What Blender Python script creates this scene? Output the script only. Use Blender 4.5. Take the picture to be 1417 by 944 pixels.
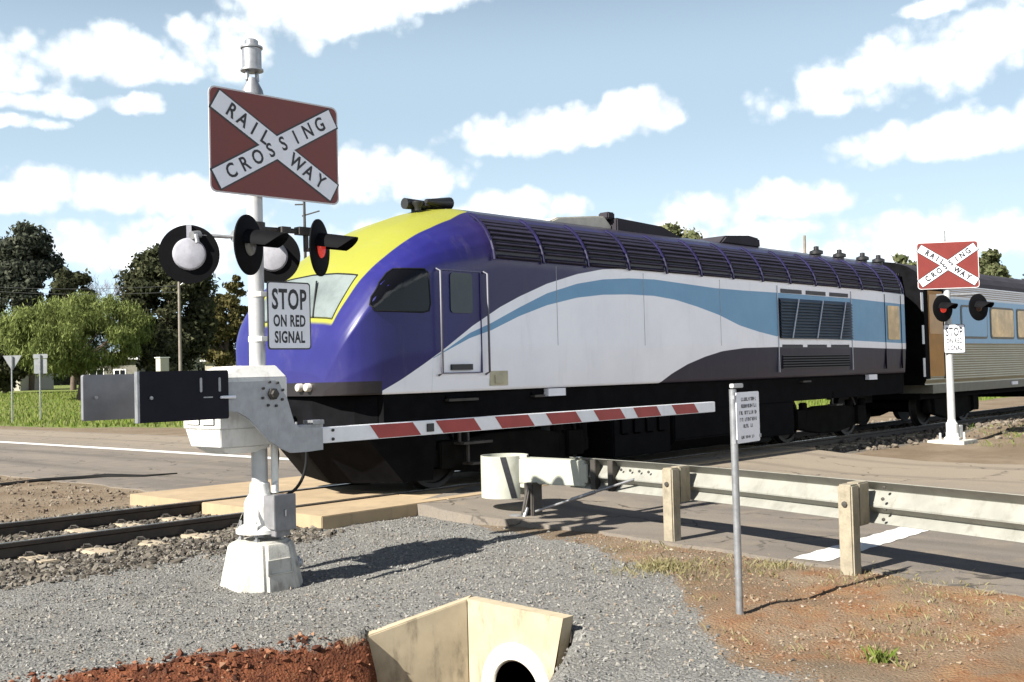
import bpy, bmesh, math, random
import numpy as np
from mathutils import Vector, Matrix
from mathutils.geometry import tessellate_polygon

for _o in list(bpy.data.objects):
    bpy.data.objects.remove(_o)
SC = bpy.context.scene
COL = SC.collection
random.seed(7)
RNG = np.random.default_rng(11)

# ------------------------------------------------------------------ camera
FPX, PW, PH = 1500.0, 1417.0, 944.0          # focal length in photo pixels, photo size
YAW, ROLL, EYE = math.radians(43.3), math.radians(1.5), 1.6
PITCH = math.atan(45.0 / FPX)
F0 = Vector((math.cos(YAW), math.sin(YAW), 0))
R0 = Vector((math.sin(YAW), -math.cos(YAW), 0))
UZ = Vector((0, 0, 1))
FWD = math.cos(PITCH) * F0 + math.sin(PITCH) * UZ
_U = math.cos(PITCH) * UZ - math.sin(PITCH) * F0
RGT = math.cos(ROLL) * R0 - math.sin(ROLL) * _U
UPV = math.cos(ROLL) * _U + math.sin(ROLL) * R0
CAMP = Vector((0, 0, EYE))
cam_data = bpy.data.cameras.new('camera')
cam = bpy.data.objects.new('camera', cam_data)
COL.objects.link(cam)
cam_data.sensor_width = 36.0
cam_data.lens = FPX / PW * 36.0
cam_data.clip_start = 0.1
cam_data.clip_end = 5000
rot = Matrix((RGT, UPV, -FWD)).transposed()
cam.matrix_world = Matrix.Translation(CAMP) @ rot.to_4x4()
SC.camera = cam

# ------------------------------------------------------------------ world, sun, exposure
SUN_EL, SUN_AZ_OFF = math.radians(37), math.radians(6.5)     # the sun stands towards -X
SUNV = Vector((-math.cos(SUN_EL) * math.cos(SUN_AZ_OFF), math.cos(SUN_EL) * math.sin(SUN_AZ_OFF), math.sin(SUN_EL)))
SKY_STRENGTH = 0.032
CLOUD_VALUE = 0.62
SC.view_settings.view_transform = 'Standard'
SC.view_settings.look = 'None'
SC.view_settings.gamma = 1.0
SC.view_settings.use_curve_mapping = False
SC.view_settings.exposure = 1.44

sun_data = bpy.data.lights.new('sun', 'SUN')
sun_data.energy = 5.0
sun_data.angle = math.radians(0.5)
sun_data.color = (1.0, 0.95, 0.86)
sun = bpy.data.objects.new('sun', sun_data)
COL.objects.link(sun)
sun.location = (-40, 0, 40)
sun.rotation_euler = (-SUNV).to_track_quat('-Z', 'Y').to_euler()

world = bpy.data.worlds.new('World')
SC.world = world
world.use_nodes = True


class NT:
    """small helper for wiring node trees"""
    def __init__(self, tree):
        self.t = tree

    def n(self, typ, **kw):
        nd = self.t.nodes.new(typ)
        for k, v in kw.items():
            setattr(nd, k, v)
        return nd

    def link(self, a, b):
        self.t.links.new(a, b)

    def setin(self, sock, v):
        if hasattr(v, 'is_linked') or isinstance(v, bpy.types.NodeSocket):
            self.link(v, sock)
        elif v is not None:
            sock.default_value = v

    def math(self, op, a, b=None, c=None, clamp=False):
        nd = self.n('ShaderNodeMath', operation=op, use_clamp=clamp)
        self.setin(nd.inputs[0], a)
        if b is not None:
            self.setin(nd.inputs[1], b)
        if c is not None:
            self.setin(nd.inputs[2], c)
        return nd.outputs[0]

    def mix(self, fac, a, b, blend='MIX'):
        nd = self.n('ShaderNodeMix', data_type='RGBA', blend_type=blend)
        self.setin(nd.inputs[0], fac)
        self.setin(nd.inputs[6], a if not isinstance(a, tuple) else (*a[:3], 1))
        self.setin(nd.inputs[7], b if not isinstance(b, tuple) else (*b[:3], 1))
        return nd.outputs[2]

    def smooth(self, v, lo, hi):
        nd = self.n('ShaderNodeMapRange', interpolation_type='SMOOTHSTEP')
        self.setin(nd.inputs[0], v)
        nd.inputs[1].default_value = lo
        nd.inputs[2].default_value = hi
        return nd.outputs[0]

    def noise(self, vec, scale, detail=4, rough=0.55, dist=0.0):
        nd = self.n('ShaderNodeTexNoise')
        if vec is not None:
            self.link(vec, nd.inputs['Vector'])
        nd.inputs['Scale'].default_value = scale
        nd.inputs['Detail'].default_value = detail
        nd.inputs['Roughness'].default_value = rough
        nd.inputs['Distortion'].default_value = dist
        return nd.outputs['Fac']


def build_world():
    t = world.node_tree
    t.nodes.clear()
    N = NT(t)
    out = N.n('ShaderNodeOutputWorld')
    bg = N.n('ShaderNodeBackground')
    sky = N.n('ShaderNodeTexSky', sky_type='NISHITA')
    sky.sun_disc = False
    sky.sun_elevation = SUN_EL
    sky.sun_rotation = math.radians(-83.5)
    sky.air_density = 1.0
    sky.dust_density = 0.6
    sky.ozone_density = 1.6
    tc = N.n('ShaderNodeTexCoord')
    sep = N.n('ShaderNodeSeparateXYZ')
    N.link(tc.outputs['Generated'], sep.inputs[0])
    x, y, z = sep.outputs
    az = N.math('MULTIPLY', N.math('ARCTAN2', y, x), 180 / math.pi)
    el = N.math('MULTIPLY', N.math('ARCSINE', z), 180 / math.pi)
    # ragged edges: azimuth and elevation wander with noise
    n1 = N.noise(tc.outputs['Generated'], 13.0, 7, 0.6)
    mp = N.n('ShaderNodeMapping')
    mp.inputs['Location'].default_value = (5.2, 1.3, 8.1)
    N.link(tc.outputs['Generated'], mp.inputs[0])
    n2 = N.noise(mp.outputs[0], 13.0, 7, 0.6)
    n3 = N.noise(mp.outputs[0], 34.0, 6, 0.6)
    azd = N.math('ADD', az, N.math('MULTIPLY', N.math('SUBTRACT', n1, 0.5), 3.5))
    eld = N.math('ADD', el, N.math('MULTIPLY', N.math('SUBTRACT', n2, 0.5), 1.8))
    # clouds: azimuth, elevation, half width, half height above and below, tilt
    clouds = [(63.5, 15.6, 5.6, 2.0, 1.1, 0), (57.9, 16.6, 3.4, 1.8, 1.6, 0), (68.5, 15.6, 5, 1.5, 1.4, 0), (70, 14.2, 5.5, 1.2, .5, 0),
              (52.9, 18.3, 5.0, 2.4, 1.6, 0), (47.6, 19.3, 3.4, 1.9, .9, 0),
              (66.2, 13.4, 3.6, .75, .55, 0), (62.1, 13.6, 1.5, .85, .6, 0), (68, 12.5, 2.6, .45, .4, 0),
              (41.2, 12.5, 6.6, 1.45, 1.2, -.06), (36.4, 13.2, 3.0, 1.3, 1.0, -.06),
              (22.5, 14.2, 7.6, 2.0, 1.7, -.10), (18.4, 15.2, 5.0, 2.2, 1.5, -.08), (26.0, 13.3, 4.0, 1.1, .8, 0),
              (20.0, 10.7, 7.2, 1.6, 1.0, -.06), (14.0, 11.4, 5, 1.8, 1.2, 0),
              (63.3, 9.3, 10.2, 1.5, 1.3, 0), (49.3, 10.4, 5.0, 1.7, 1.3, 0), (62.0, 7.0, 7.0, 1.5, 1.6, 0),
              (30.0, 8.3, 6.4, 1.2, 1.0, 0), (42.7, 8.7, 4.4, 1.1, 1.0, 0), (20.9, 17.0, 2.0, .7, .5, 0),
              (23.0, 6.2, 11, 1.5, 1.6, 0), (46, 6.9, 12, 1.6, 2.0, 0), (33, 6.6, 11, 1.2, 1.6, 0),
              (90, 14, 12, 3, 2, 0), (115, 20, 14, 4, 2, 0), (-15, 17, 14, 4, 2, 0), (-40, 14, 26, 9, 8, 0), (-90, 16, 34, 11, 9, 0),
              (-138, 15, 26, 9, 8, 0), (150, 12, 16, 3, 2, 0)]  # wide banks behind the camera: unseen, added to light the train's side
    cur = None
    for a, e, ra, up, dn, tilt in clouds:
        da = N.math('SUBTRACT', azd, a)
        de = N.math('ADD', N.math('SUBTRACT', eld, e), N.math('MULTIPLY', da, -tilt))
        ru = N.math('MAXIMUM', N.math('DIVIDE', de, up), N.math('DIVIDE', de, -dn))
        dx = N.math('DIVIDE', da, ra)
        d2 = N.math('ADD', N.math('MULTIPLY', dx, dx), N.math('MULTIPLY', ru, ru))
        v = N.math('SUBTRACT', 1.0, d2)
        cur = v if cur is None else N.math('SMOOTH_MAX', cur, v, 0.3)
    vo = N.n('ShaderNodeTexVoronoi', feature='F1')
    vo.inputs['Scale'].default_value = 26.0
    vo.inputs['Detail'].default_value = 2.0
    vo.inputs['Roughness'].default_value = 0.55
    N.link(tc.outputs['Generated'], vo.inputs['Vector'])
    billow = N.math('SUBTRACT', 0.66, vo.outputs['Distance'])
    dens = N.math('ADD', cur, N.math('MULTIPLY', N.math('SUBTRACT', n3, 0.5), 1.1))
    dens = N.math('ADD', dens, N.math('MULTIPLY', billow, 1.1))
    mp2 = N.n('ShaderNodeMapping')
    mp2.inputs['Location'].default_value = (0.012, 0.0, 0.022)
    N.link(mp.outputs[0], mp2.inputs[0])
    n4 = N.noise(mp2.outputs[0], 34.0, 6, 0.6)
    under = N.smooth(N.math('SUBTRACT', n4, n3), 0.0, 0.22)
    fac = N.smooth(dens, -0.32, 0.34)
    # pale haze low over the horizon
    hz = N.math('ADD', N.math('MULTIPLY', N.smooth(el, 14.0, 1.0), 0.52), N.math('MULTIPLY', N.smooth(el, 27.0, 15.0), 0.54))
    skyc = N.n('ShaderNodeVectorMath', operation='SCALE')
    N.link(sky.outputs[0], skyc.inputs[0])
    skyc.inputs[3].default_value = SKY_STRENGTH
    base = N.mix(hz, skyc.outputs[0], (0.30, 0.385, 0.45))
    thick = N.smooth(dens, 0.0, 0.8)
    cl = N.mix(thick, (0.36, 0.40, 0.43), (CLOUD_VALUE, CLOUD_VALUE, CLOUD_VALUE))
    # added fill: the unseen clouds behind the camera are brightened for the shaded sides
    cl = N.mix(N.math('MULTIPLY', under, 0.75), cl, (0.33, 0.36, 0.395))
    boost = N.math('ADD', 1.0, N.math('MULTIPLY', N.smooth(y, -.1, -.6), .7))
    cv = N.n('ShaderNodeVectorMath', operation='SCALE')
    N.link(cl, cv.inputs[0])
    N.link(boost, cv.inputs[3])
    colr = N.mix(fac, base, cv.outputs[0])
    up = N.smooth(el, -1.0, 0.0)
    colr = N.mix(up, (0.06, 0.05, 0.04), colr)
    N.link(colr, bg.inputs[0])
    bg.inputs[1].default_value = 1.0
    N.link(bg.outputs[0], out.inputs[0])


build_world()


# ------------------------------------------------------------------ surveying helpers: where a sight line meets a plane
def sight(x, y):
    return FWD + RGT * ((x - PW / 2) / FPX) - UPV * ((y - PH / 2) / FPX)


def onY(x, y, Y):
    d = sight(x, y)
    return CAMP + d * (Y / d.y)


def onX(x, y, X):
    d = sight(x, y)
    return CAMP + d * (X / d.x)


def onZ(x, y, z=0.0):
    d = sight(x, y)
    return CAMP + d * ((z - EYE) / d.z)


# ------------------------------------------------------------------ value noise for shaping the ground
def _hash(ix, iy, s):
    h = (ix.astype(np.int64) * 374761393 + iy.astype(np.int64) * 668265263 + s * 974634777) & 0x7fffffff
    h = ((h ^ (h >> 13)) * 1274126177) & 0x7fffffff
    return ((h ^ (h >> 16)) & 0xffff) / 65535.0


def vnoise(x, y, scale, seed=0, octv=3):
    x = np.asarray(x, float) * scale
    y = np.asarray(y, float) * scale
    tot = 0
    amp = 1.0
    s = 0
    for o in range(octv):
        ix, iy = np.floor(x), np.floor(y)
        fx, fy = x - ix, y - iy
        fx, fy = fx * fx * (3 - 2 * fx), fy * fy * (3 - 2 * fy)
        a = _hash(ix, iy, seed + o)
        b = _hash(ix + 1, iy, seed + o)
        c = _hash(ix, iy + 1, seed + o)
        d = _hash(ix + 1, iy + 1, seed + o)
        tot = tot + amp * ((a * (1 - fx) + b * fx) * (1 - fy) + (c * (1 - fx) + d * fx) * fy - 0.5)
        s += amp
        amp *= 0.5
        x, y = x * 2.03 + 7.1, y * 2.03 + 3.7
    return tot / s * 2      # about -1..1


def sstep(v, a, b):
    t = np.clip((v - a) / (b - a), 0, 1)
    return t * t * (3 - 2 * t)


# ------------------------------------------------------------------ materials
def srgb(r, g, b):
    def f(c):
        c /= 255.0
        return c / 12.92 if c <= 0.04045 else ((c + 0.055) / 1.055) ** 2.4
    return (f(r), f(g), f(b))


MATS = {}


def mat(name, col, rough=0.6, metal=0.0, var=0.12, vscale=6.0, bump=0.0, bscale=40.0, spec=0.5, dirt=None, dirt_amt=0.3, coat=0.0, emit=None):
    m = bpy.data.materials.new(name)
    m.use_nodes = True
    t = m.node_tree
    t.nodes.clear()
    N = NT(t)
    out = N.n('ShaderNodeOutputMaterial')
    p = N.n('ShaderNodeBsdfPrincipled')
    tc = N.n('ShaderNodeTexCoord')
    v = N.noise(tc.outputs['Object'], vscale, 6, 0.6)
    c0 = tuple(max(0, c * (1 - var)) for c in col)
    c1 = tuple(min(1, c * (1 + var)) for c in col)
    c = N.mix(N.smooth(v, 0.3, 0.7), c0, c1)
    if dirt:
        mp = N.n('ShaderNodeMapping')
        mp.inputs['Scale'].default_value = (1, 1, 0.35)
        mp.inputs['Location'].default_value = (3, 1, 7)
        N.link(tc.outputs['Object'], mp.inputs[0])
        d = N.noise(mp.outputs[0], vscale * 2.3, 8, 0.7)
        c = N.mix(N.math('MULTIPLY', N.smooth(d, 0.48, 0.75), dirt_amt), c, dirt)
    N.link(c, p.inputs['Base Color'])
    rv = N.math('ADD', rough - 0.06, N.math('MULTIPLY', v, 0.12))
    N.link(rv, p.inputs['Roughness'])
    p.inputs['Metallic'].default_value = metal
    p.inputs['Specular IOR Level'].default_value = spec
    if coat:
        p.inputs['Coat Weight'].default_value = coat
        p.inputs['Coat Roughness'].default_value = 0.08
    if bump:
        b = N.n('ShaderNodeBump')
        b.inputs['Strength'].default_value = bump
        b.inputs['Distance'].default_value = 0.01
        N.link(N.noise(tc.outputs['Object'], bscale, 5, 0.65), b.inputs['Height'])
        N.link(b.outputs[0], p.inputs['Normal'])
    if emit:
        p.inputs['Emission Color'].default_value = (*emit[0], 1)
        p.inputs['Emission Strength'].default_value = emit[1]
    N.link(p.outputs[0], out.inputs[0])
    MATS[name] = m
    return m


M = {
    'white_paint': mat('white_paint', (.62, .615, .59), .5, var=.06, dirt=(.26, .22, .18), dirt_amt=.45),
    'mast_grey': mat('mast_grey', (.43, .43, .43), .45, .2, var=.10, vscale=5, dirt=(.2, .18, .16), dirt_amt=.4),
    'galv': mat('galv', (0.2914, 0.2976, 0.31), .45, .65, var=.15, vscale=14, dirt=(0.155, 0.1488, 0.1364), dirt_amt=.3),
    'bracket_grey': mat('bracket_grey', (.33, .34, .36), .5, .35, var=.1, vscale=9, dirt=(.2, .19, .19), dirt_amt=.4),
    'box_grey': mat('box_grey', (.17, .17, .18), .5, .2, var=.15, vscale=9, dirt=(.3, .29, .28), dirt_amt=.4),
    'rail_dull': mat('rail_dull', (.10, .10, .12), .5, .3, var=.1),
    'plate_dark': mat('plate_dark', (.012, .012, .018), .6, var=.15, spec=.12),
    'plate_slate': mat('plate_slate', (.15, .152, .165), .45, var=.15, spec=.5),
    'black': mat('black', (.012, .012, .013), .45, var=.2),
    'disc_black': mat('disc_black', (.005, .005, .006), .7, spec=.06, var=.2),
    'rubber': mat('rubber', (.012, .012, .012), .6, spec=.15),
    'concrete_white': mat('concrete_white', (.40, .388, .352), .85, var=.10, bump=.3, bscale=60, dirt=(.17, .15, .12), dirt_amt=.8),
    'sign_red': mat('sign_red', (.155, .022, .017), .45, var=.08, vscale=3),
    'sign_white': mat('sign_white', (.74, .75, .80), .42, var=.04),
    'sign_edge': mat('sign_edge', (.55, .52, .52), .5, var=.05),
    'letter_black': mat('letter_black', (.018, .018, .022), .55, var=.1),
    'border_black': mat('border_black', (.03, .032, .034), .55, var=.1),
    'boom_white': mat('boom_white', (0.78, 0.78, 0.8), .4, var=.04, dirt=(0.45, 0.42, 0.38), dirt_amt=.2),
    'boom_red': mat('boom_red', (.32, .035, .03), .4, var=.1),
    'hub_white': mat('hub_white', (.33, .33, .37), .5, var=.12, vscale=14, dirt=(.2, .19, .18), dirt_amt=.4),
    'lens_red': mat('lens_red', (.55, .02, .015), .15, emit=((1, .08, .05), .12)),
    'lens_dark': mat('lens_dark', (.03, .012, .012), .12),
    'lens_grey': mat('lens_grey', (.16, .16, .15), .2),
    'lamp_clear': mat('lamp_clear', (.42, .40, .36), .12, coat=.5),
    'rail_steel': mat('rail_steel', (.035, .028, .024), .6, .3, var=.25, vscale=10),
    'rail_head': mat('rail_head', (0.21, 0.198, 0.186), .28, .85, var=.1),
    'sleeper': mat('sleeper', (0.3025, 0.253, 0.1815), .9, var=.12, bump=.3, bscale=40, dirt=(0.165, 0.1375, 0.099), dirt_amt=.5),
    'panel': mat('panel', (0.312, 0.234, 0.143), .9, var=.10, vscale=2.5, bump=.2, bscale=50, dirt=(0.1716, 0.1352, 0.0936), dirt_amt=.5),
    'precast': mat('precast', (.36, .30, .205), .85, var=.12, vscale=4, bump=.12, bscale=160, dirt=(.12, .10, .065), dirt_amt=.75),
    'precast_rim': mat('precast_rim', (0.546, 0.518, 0.434), .8, var=.05, bump=.2, bscale=60),
    'pipe_in': mat('pipe_in', (.20, .14, .10), .9, var=.2),
    'timber': mat('timber', (.235, .205, .15), .85, var=.16, vscale=9, bump=.4, bscale=50, dirt=(.10, .08, .055), dirt_amt=.6),
    'wbeam': mat('wbeam', (.225, .225, .20), .55, .1, var=.10, vscale=5, dirt=(.12, .11, .085), dirt_amt=.5),
    'terminal_white': mat('terminal_white', (.36, .365, .31), .55, var=.07, dirt=(.2, .19, .14), dirt_amt=.45),
    'steel_dark': mat('steel_dark', (.05, .045, .04), .6, .4, var=.3),
    'road_white': mat('road_white', (0.585, 0.5775, 0.555), .75, var=.06, vscale=8, bump=.3, bscale=120, dirt=(0.3, 0.27, 0.2325), dirt_amt=.4),
    'navy': mat('navy', (.030, .022, .105), .28, var=.08, vscale=1.2, coat=.5),
    'rib_purple': mat('rib_purple', (.011, .009, .042), .5, var=.3, vscale=5, spec=.25),
    'train_black': mat('train_black', (.005, .005, .006), .8, spec=.04, var=.3, vscale=4),
    'train_grime': mat('train_grime', (.008, .0075, .007), .9, spec=.04, var=.3, vscale=4),
    'wheel_steel': mat('wheel_steel', (.016, .014, .012), .6, .2, var=.2),
    'grille_dark': mat('grille_dark', (.016, .015, .022), .5, var=.2),
    'grille_slat': mat('grille_slat', (.026, .023, .04), .5, .1, var=.2, spec=.25),
    'roof_dark': mat('roof_dark', (.030, .027, .034), .75, var=.2, vscale=2, spec=.2),
    'roof_pale': mat('roof_pale', (.50, .47, .40), .7, var=.1),
    'glass_black': mat('glass_black', (.004, .004, .005), .08, spec=.3, var=.05),
    'glass_sky': mat('glass_sky', (.15, .175, .17), .05, spec=.8, var=.25, vscale=2.2, coat=.6),
    'glass_tan': mat('glass_tan', (.80, .56, .27), .25, spec=.2, var=.25, vscale=2.6),  # coach windows: the field's tan reflection is put into the colour
    'train_yellow': mat('train_yellow', (.72, .60, .05), .35, coat=.4, var=.05),
    'coach_silver': mat('coach_silver', (.50, .50, .51), .35, .55, var=.06, vscale=1.5),
    'coach_olive': mat('coach_olive', (.30, .28, .20), .4, .45, var=.08, vscale=1.5),
    'coach_blue': mat('coach_blue', (.13, .29, .47), .35, var=.05, coat=.4),
    'coach_skirt': mat('coach_skirt', (.15, .14, .11), .6, var=.12),
    'door_pane': mat('door_pane', (.50, .29, .11), .3, spec=.2, var=.1),
    'coach_door': mat('coach_door', (.40, .20, .045), .5, spec=.2, var=.12, vscale=3),
    'door_pale': mat('door_pale', (.70, .71, .74), .4, var=.04),
    'handrail': mat('handrail', (0.405, 0.414, 0.45), .35, .6, var=.05),
    'label_tan': mat('label_tan', (.42, .38, .26), .6, var=.15),
    'label_white': mat('label_white', (.75, .75, .80), .5, var=.04),
    'bark': mat('bark', (0.096, 0.072, 0.054), .9, var=.3, vscale=8, bump=.6, bscale=15),
    'bark_pale': mat('bark_pale', (0.204, 0.168, 0.144), .9, var=.25, vscale=6),
    'pole_timber': mat('pole_timber', (0.18, 0.156, 0.132), .9, var=.15),
    'house_wall': mat('house_wall', (.15, .145, .12), .85, var=.08),  # tree shade is put into the wall colour
    'house_cream': mat('house_cream', (.36, .34, .28), .85, var=.05),
    'house_roof': mat('house_roof', (.30, .29, .30), .6, .3, var=.1),
    'house_trim': mat('house_trim', (.8, .8, .76), .6),
    'sign_back': mat('sign_back', (.20, .21, .22), .55, .4, var=.1),
    'wire': mat('wire', (.03, .03, .03), .6),
}


# ------------------------------------------------------------------ mesh helpers
class MB:
    def __init__(self, T=None):
        self.v, self.f, self.mi = [], [], []
        self.T = T or Matrix.Identity(4)

    def add(self, verts, faces, m=0, T=None):
        base = len(self.v)
        TT = self.T @ T if T is not None else self.T
        for p in verts:
            self.v.append(tuple(TT @ Vector(p)))
        for f in faces:
            self.f.append(tuple(base + i for i in f))
            self.mi.append(m)

    def box(self, x0, x1, y0, y1, z0, z1, m=0, T=None):
        vs = [(x0, y0, z0), (x1, y0, z0), (x1, y1, z0), (x0, y1, z0), (x0, y0, z1), (x1, y0, z1), (x1, y1, z1), (x0, y1, z1)]
        self.add(vs, [(0, 3, 2, 1), (4, 5, 6, 7), (0, 1, 5, 4), (1, 2, 6, 5), (2, 3, 7, 6), (3, 0, 4, 7)], m, T)

    def frustum(self, x0, x1, y0, y1, z0, X0, X1, Y0, Y1, z1, m=0):
        vs = [(x0, y0, z0), (x1, y0, z0), (x1, y1, z0), (x0, y1, z0), (X0, Y0, z1), (X1, Y0, z1), (X1, Y1, z1), (X0, Y1, z1)]
        self.add(vs, [(0, 3, 2, 1), (4, 5, 6, 7), (0, 1, 5, 4), (1, 2, 6, 5), (2, 3, 7, 6), (3, 0, 4, 7)], m)

    def tube(self, pts, r, seg=10, m=0, caps=True):
        pts = [Vector(p) for p in pts]
        rs = r if isinstance(r, (list, tuple)) else [r] * len(pts)
        rings = []
        ref = None
        for i, p in enumerate(pts):
            d = (pts[min(i + 1, len(pts) - 1)] - pts[max(i - 1, 0)])
            if d.length < 1e-9:
                d = Vector((0, 0, 1))
            d.normalize()
            if ref is None or abs(ref.dot(d)) > .95:
                ref = Vector((0, 0, 1)) if abs(d.z) < .9 else Vector((1, 0, 0))
            a = (ref - d * ref.dot(d)).normalized()
            b = d.cross(a)
            ref = a
            rings.append([p + (a * math.cos(k / seg * 2 * math.pi) + b * math.sin(k / seg * 2 * math.pi)) * rs[i] for k in range(seg)])
        vs = [v for rg in rings for v in rg]
        fs = []
        for i in range(len(pts) - 1):
            for k in range(seg):
                k2 = (k + 1) % seg
                fs.append((i * seg + k, i * seg + k2, (i + 1) * seg + k2, (i + 1) * seg + k))
        if caps:
            fs.append(tuple(reversed(range(seg))))
            fs.append(tuple((len(pts) - 1) * seg + k for k in range(seg)))
        self.add(vs, fs, m)

    def lathe(self, prof, seg=24, m=0, T=None, closed=False):
        """profile of (radius, height) spun about local z"""
        vs = []
        for r, h in prof:
            for k in range(seg):
                a = k / seg * 2 * math.pi
                vs.append((r * math.cos(a), r * math.sin(a), h))
        fs = []
        n = len(prof)
        rng = range(n) if closed else range(n - 1)
        for i in rng:
            j = (i + 1) % n
            for k in range(seg):
                k2 = (k + 1) % seg
                fs.append((i * seg + k, i * seg + k2, j * seg + k2, j * seg + k))
        if not closed:
            if prof[0][0] > 1e-6:
                fs.append(tuple(reversed(range(seg))))
            if prof[-1][0] > 1e-6:
                fs.append(tuple((n - 1) * seg + k for k in range(seg)))
        self.add(vs, fs, m, T)

    def prism(self, poly, h0, h1, m=0, T=None, mside=None):
        """polygon in local xy, extruded from h0 to h1 along local z"""
        n = len(poly)
        tri = tessellate_polygon([[Vector((p[0], p[1], 0)) for p in poly]])
        area = sum(poly[i][0] * poly[(i + 1) % n][1] - poly[(i + 1) % n][0] * poly[i][1] for i in range(n))
        vs = [(p[0], p[1], h0) for p in poly] + [(p[0], p[1], h1) for p in poly]
        caps = []
        for a, b, c in tri:
            A = (poly[b][0] - poly[a][0]) * (poly[c][1] - poly[a][1]) - (poly[c][0] - poly[a][0]) * (poly[b][1] - poly[a][1])
            if A < 0:
                a, c = c, a
            caps.append((n + a, n + b, n + c))
            caps.append((c, b, a))
        sides = []
        for i in range(n):
            j = (i + 1) % n
            q = (i, j, n + j, n + i)
            sides.append(q if area > 0 else tuple(reversed(q)))
        base_m = m
        self.add(vs, caps, base_m, T)
        self.add(vs, sides, mside if mside is not None else base_m, T)

    def sheet(self, poly, h, m=0, T=None):
        tri = tessellate_polygon([[Vector((p[0], p[1], 0)) for p in poly]])
        fs = []
        for a, b, c in tri:
            A = (poly[b][0] - poly[a][0]) * (poly[c][1] - poly[a][1]) - (poly[c][0] - poly[a][0]) * (poly[b][1] - poly[a][1])
            fs.append((a, b, c) if A > 0 else (a, c, b))
        self.add([(p[0], p[1], h) for p in poly], fs, m, T)

    def text(self, body, size, h, m=0, T=None, spacing=1.0, bold=0.0, align='CENTER', xscale=1.0):
        vs, fs = text_geo(body, size, spacing, bold, align)
        self.add([(x * xscale, y, h) for x, y in vs], fs, m, T)

    def build(self, name, mats, parent=None, smooth=None, bevel=0.0):
        off = root_loc(parent) if parent is not None else Vector((0, 0, 0))
        me = bpy.data.meshes.new(name)
        me.from_pydata([tuple(Vector(p) - off) for p in self.v], [], self.f)
        if not isinstance(mats, (list, tuple)):
            mats = [mats]
        for mm in mats:
            me.materials.append(M[mm] if isinstance(mm, str) else mm)
        me.polygons.foreach_set('material_index', self.mi)
        if bevel > 0:
            bm = bmesh.new()
            bm.from_mesh(me)
            bmesh.ops.remove_doubles(bm, verts=bm.verts, dist=1e-5)
            eds = [e for e in bm.edges if len(e.link_faces) == 2 and e.calc_face_angle(0) > math.radians(30)]
            bmesh.ops.bevel(bm, geom=eds, offset=bevel, segments=2, affect='EDGES', clamp_overlap=True)
            bm.to_mesh(me)
            bm.free()
        if smooth:
            for p in me.polygons:
                p.use_smooth = True
            try:
                me.set_sharp_from_angle(angle=math.radians(smooth))
            except Exception:
                pass
        me.update()
        o = bpy.data.objects.new(name, me)
        COL.objects.link(o)
        if parent is not None:
            o.parent = parent
        return o


def root_loc(o):
    p = Vector(o.location)
    while o.parent is not None:
        o = o.parent
        p += Vector(o.location)
    return p


_TC = {}


def text_geo(body, size, spacing, bold, align):
    key = (body, size, spacing, bold, align)
    if key in _TC:
        return _TC[key]
    cu = bpy.data.curves.new('lettering', 'FONT')
    cu.body = body
    cu.size = size
    cu.space_character = spacing
    cu.offset = bold
    cu.align_x = align
    cu.align_y = 'CENTER'
    cu.resolution_u = 3
    ob = bpy.data.objects.new('lettering', cu)
    COL.objects.link(ob)
    dg = bpy.context.evaluated_depsgraph_get()
    me = bpy.data.meshes.new_from_object(ob.evaluated_get(dg))
    vs = [(v.co.x, v.co.y) for v in me.vertices]
    fs = []
    for p in me.polygons:
        idx = list(p.vertices)
        A = 0
        for i in range(len(idx)):
            a, b = vs[idx[i]], vs[idx[(i + 1) % len(idx)]]
            A += a[0] * b[1] - b[0] * a[1]
        fs.append(tuple(idx) if A > 0 else tuple(reversed(idx)))
    bpy.data.objects.remove(ob)
    bpy.data.curves.remove(cu)
    bpy.data.meshes.remove(me)
    _TC[key] = (vs, fs)
    return vs, fs


def thing(name, label, cat, loc, group=None):
    o = bpy.data.objects.new(name, None)
    o.empty_display_size = .3
    COL.objects.link(o)
    o.location = loc
    return tag(o, label, cat, group)


def tag(o, label, cat, group=None):
    o['label'] = label
    o['category'] = cat
    if group:
        o['group'] = group
    return o


def struct(o, kind='structure'):
    o['kind'] = kind
    return o


def copy_tree(o, parent=None):
    c = o.copy()
    COL.objects.link(c)
    if parent is not None:
        c.parent = parent
    for ch in list(o.children):
        copy_tree(ch, c)
    return c


def frame(origin, right, up):
    """matrix with local x = right, y = up, z = towards the reader"""
    r = Vector(right).normalized()
    u = Vector(up)
    u = (u - r * u.dot(r)).normalized()
    n = r.cross(u)
    m = Matrix((r, u, n)).transposed().to_4x4()
    m.translation = Vector(origin)
    return m


def rrect(x0, x1, y0, y1, r, seg=5):
    pts = []
    for cx, cy, a0 in ((x1 - r, y0 + r, -90), (x1 - r, y1 - r, 0), (x0 + r, y1 - r, 90), (x0 + r, y0 + r, 180)):
        for k in range(seg + 1):
            a = math.radians(a0 + 90 * k / seg)
            pts.append((cx + r * math.cos(a), cy + r * math.sin(a)))
    return pts


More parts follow.
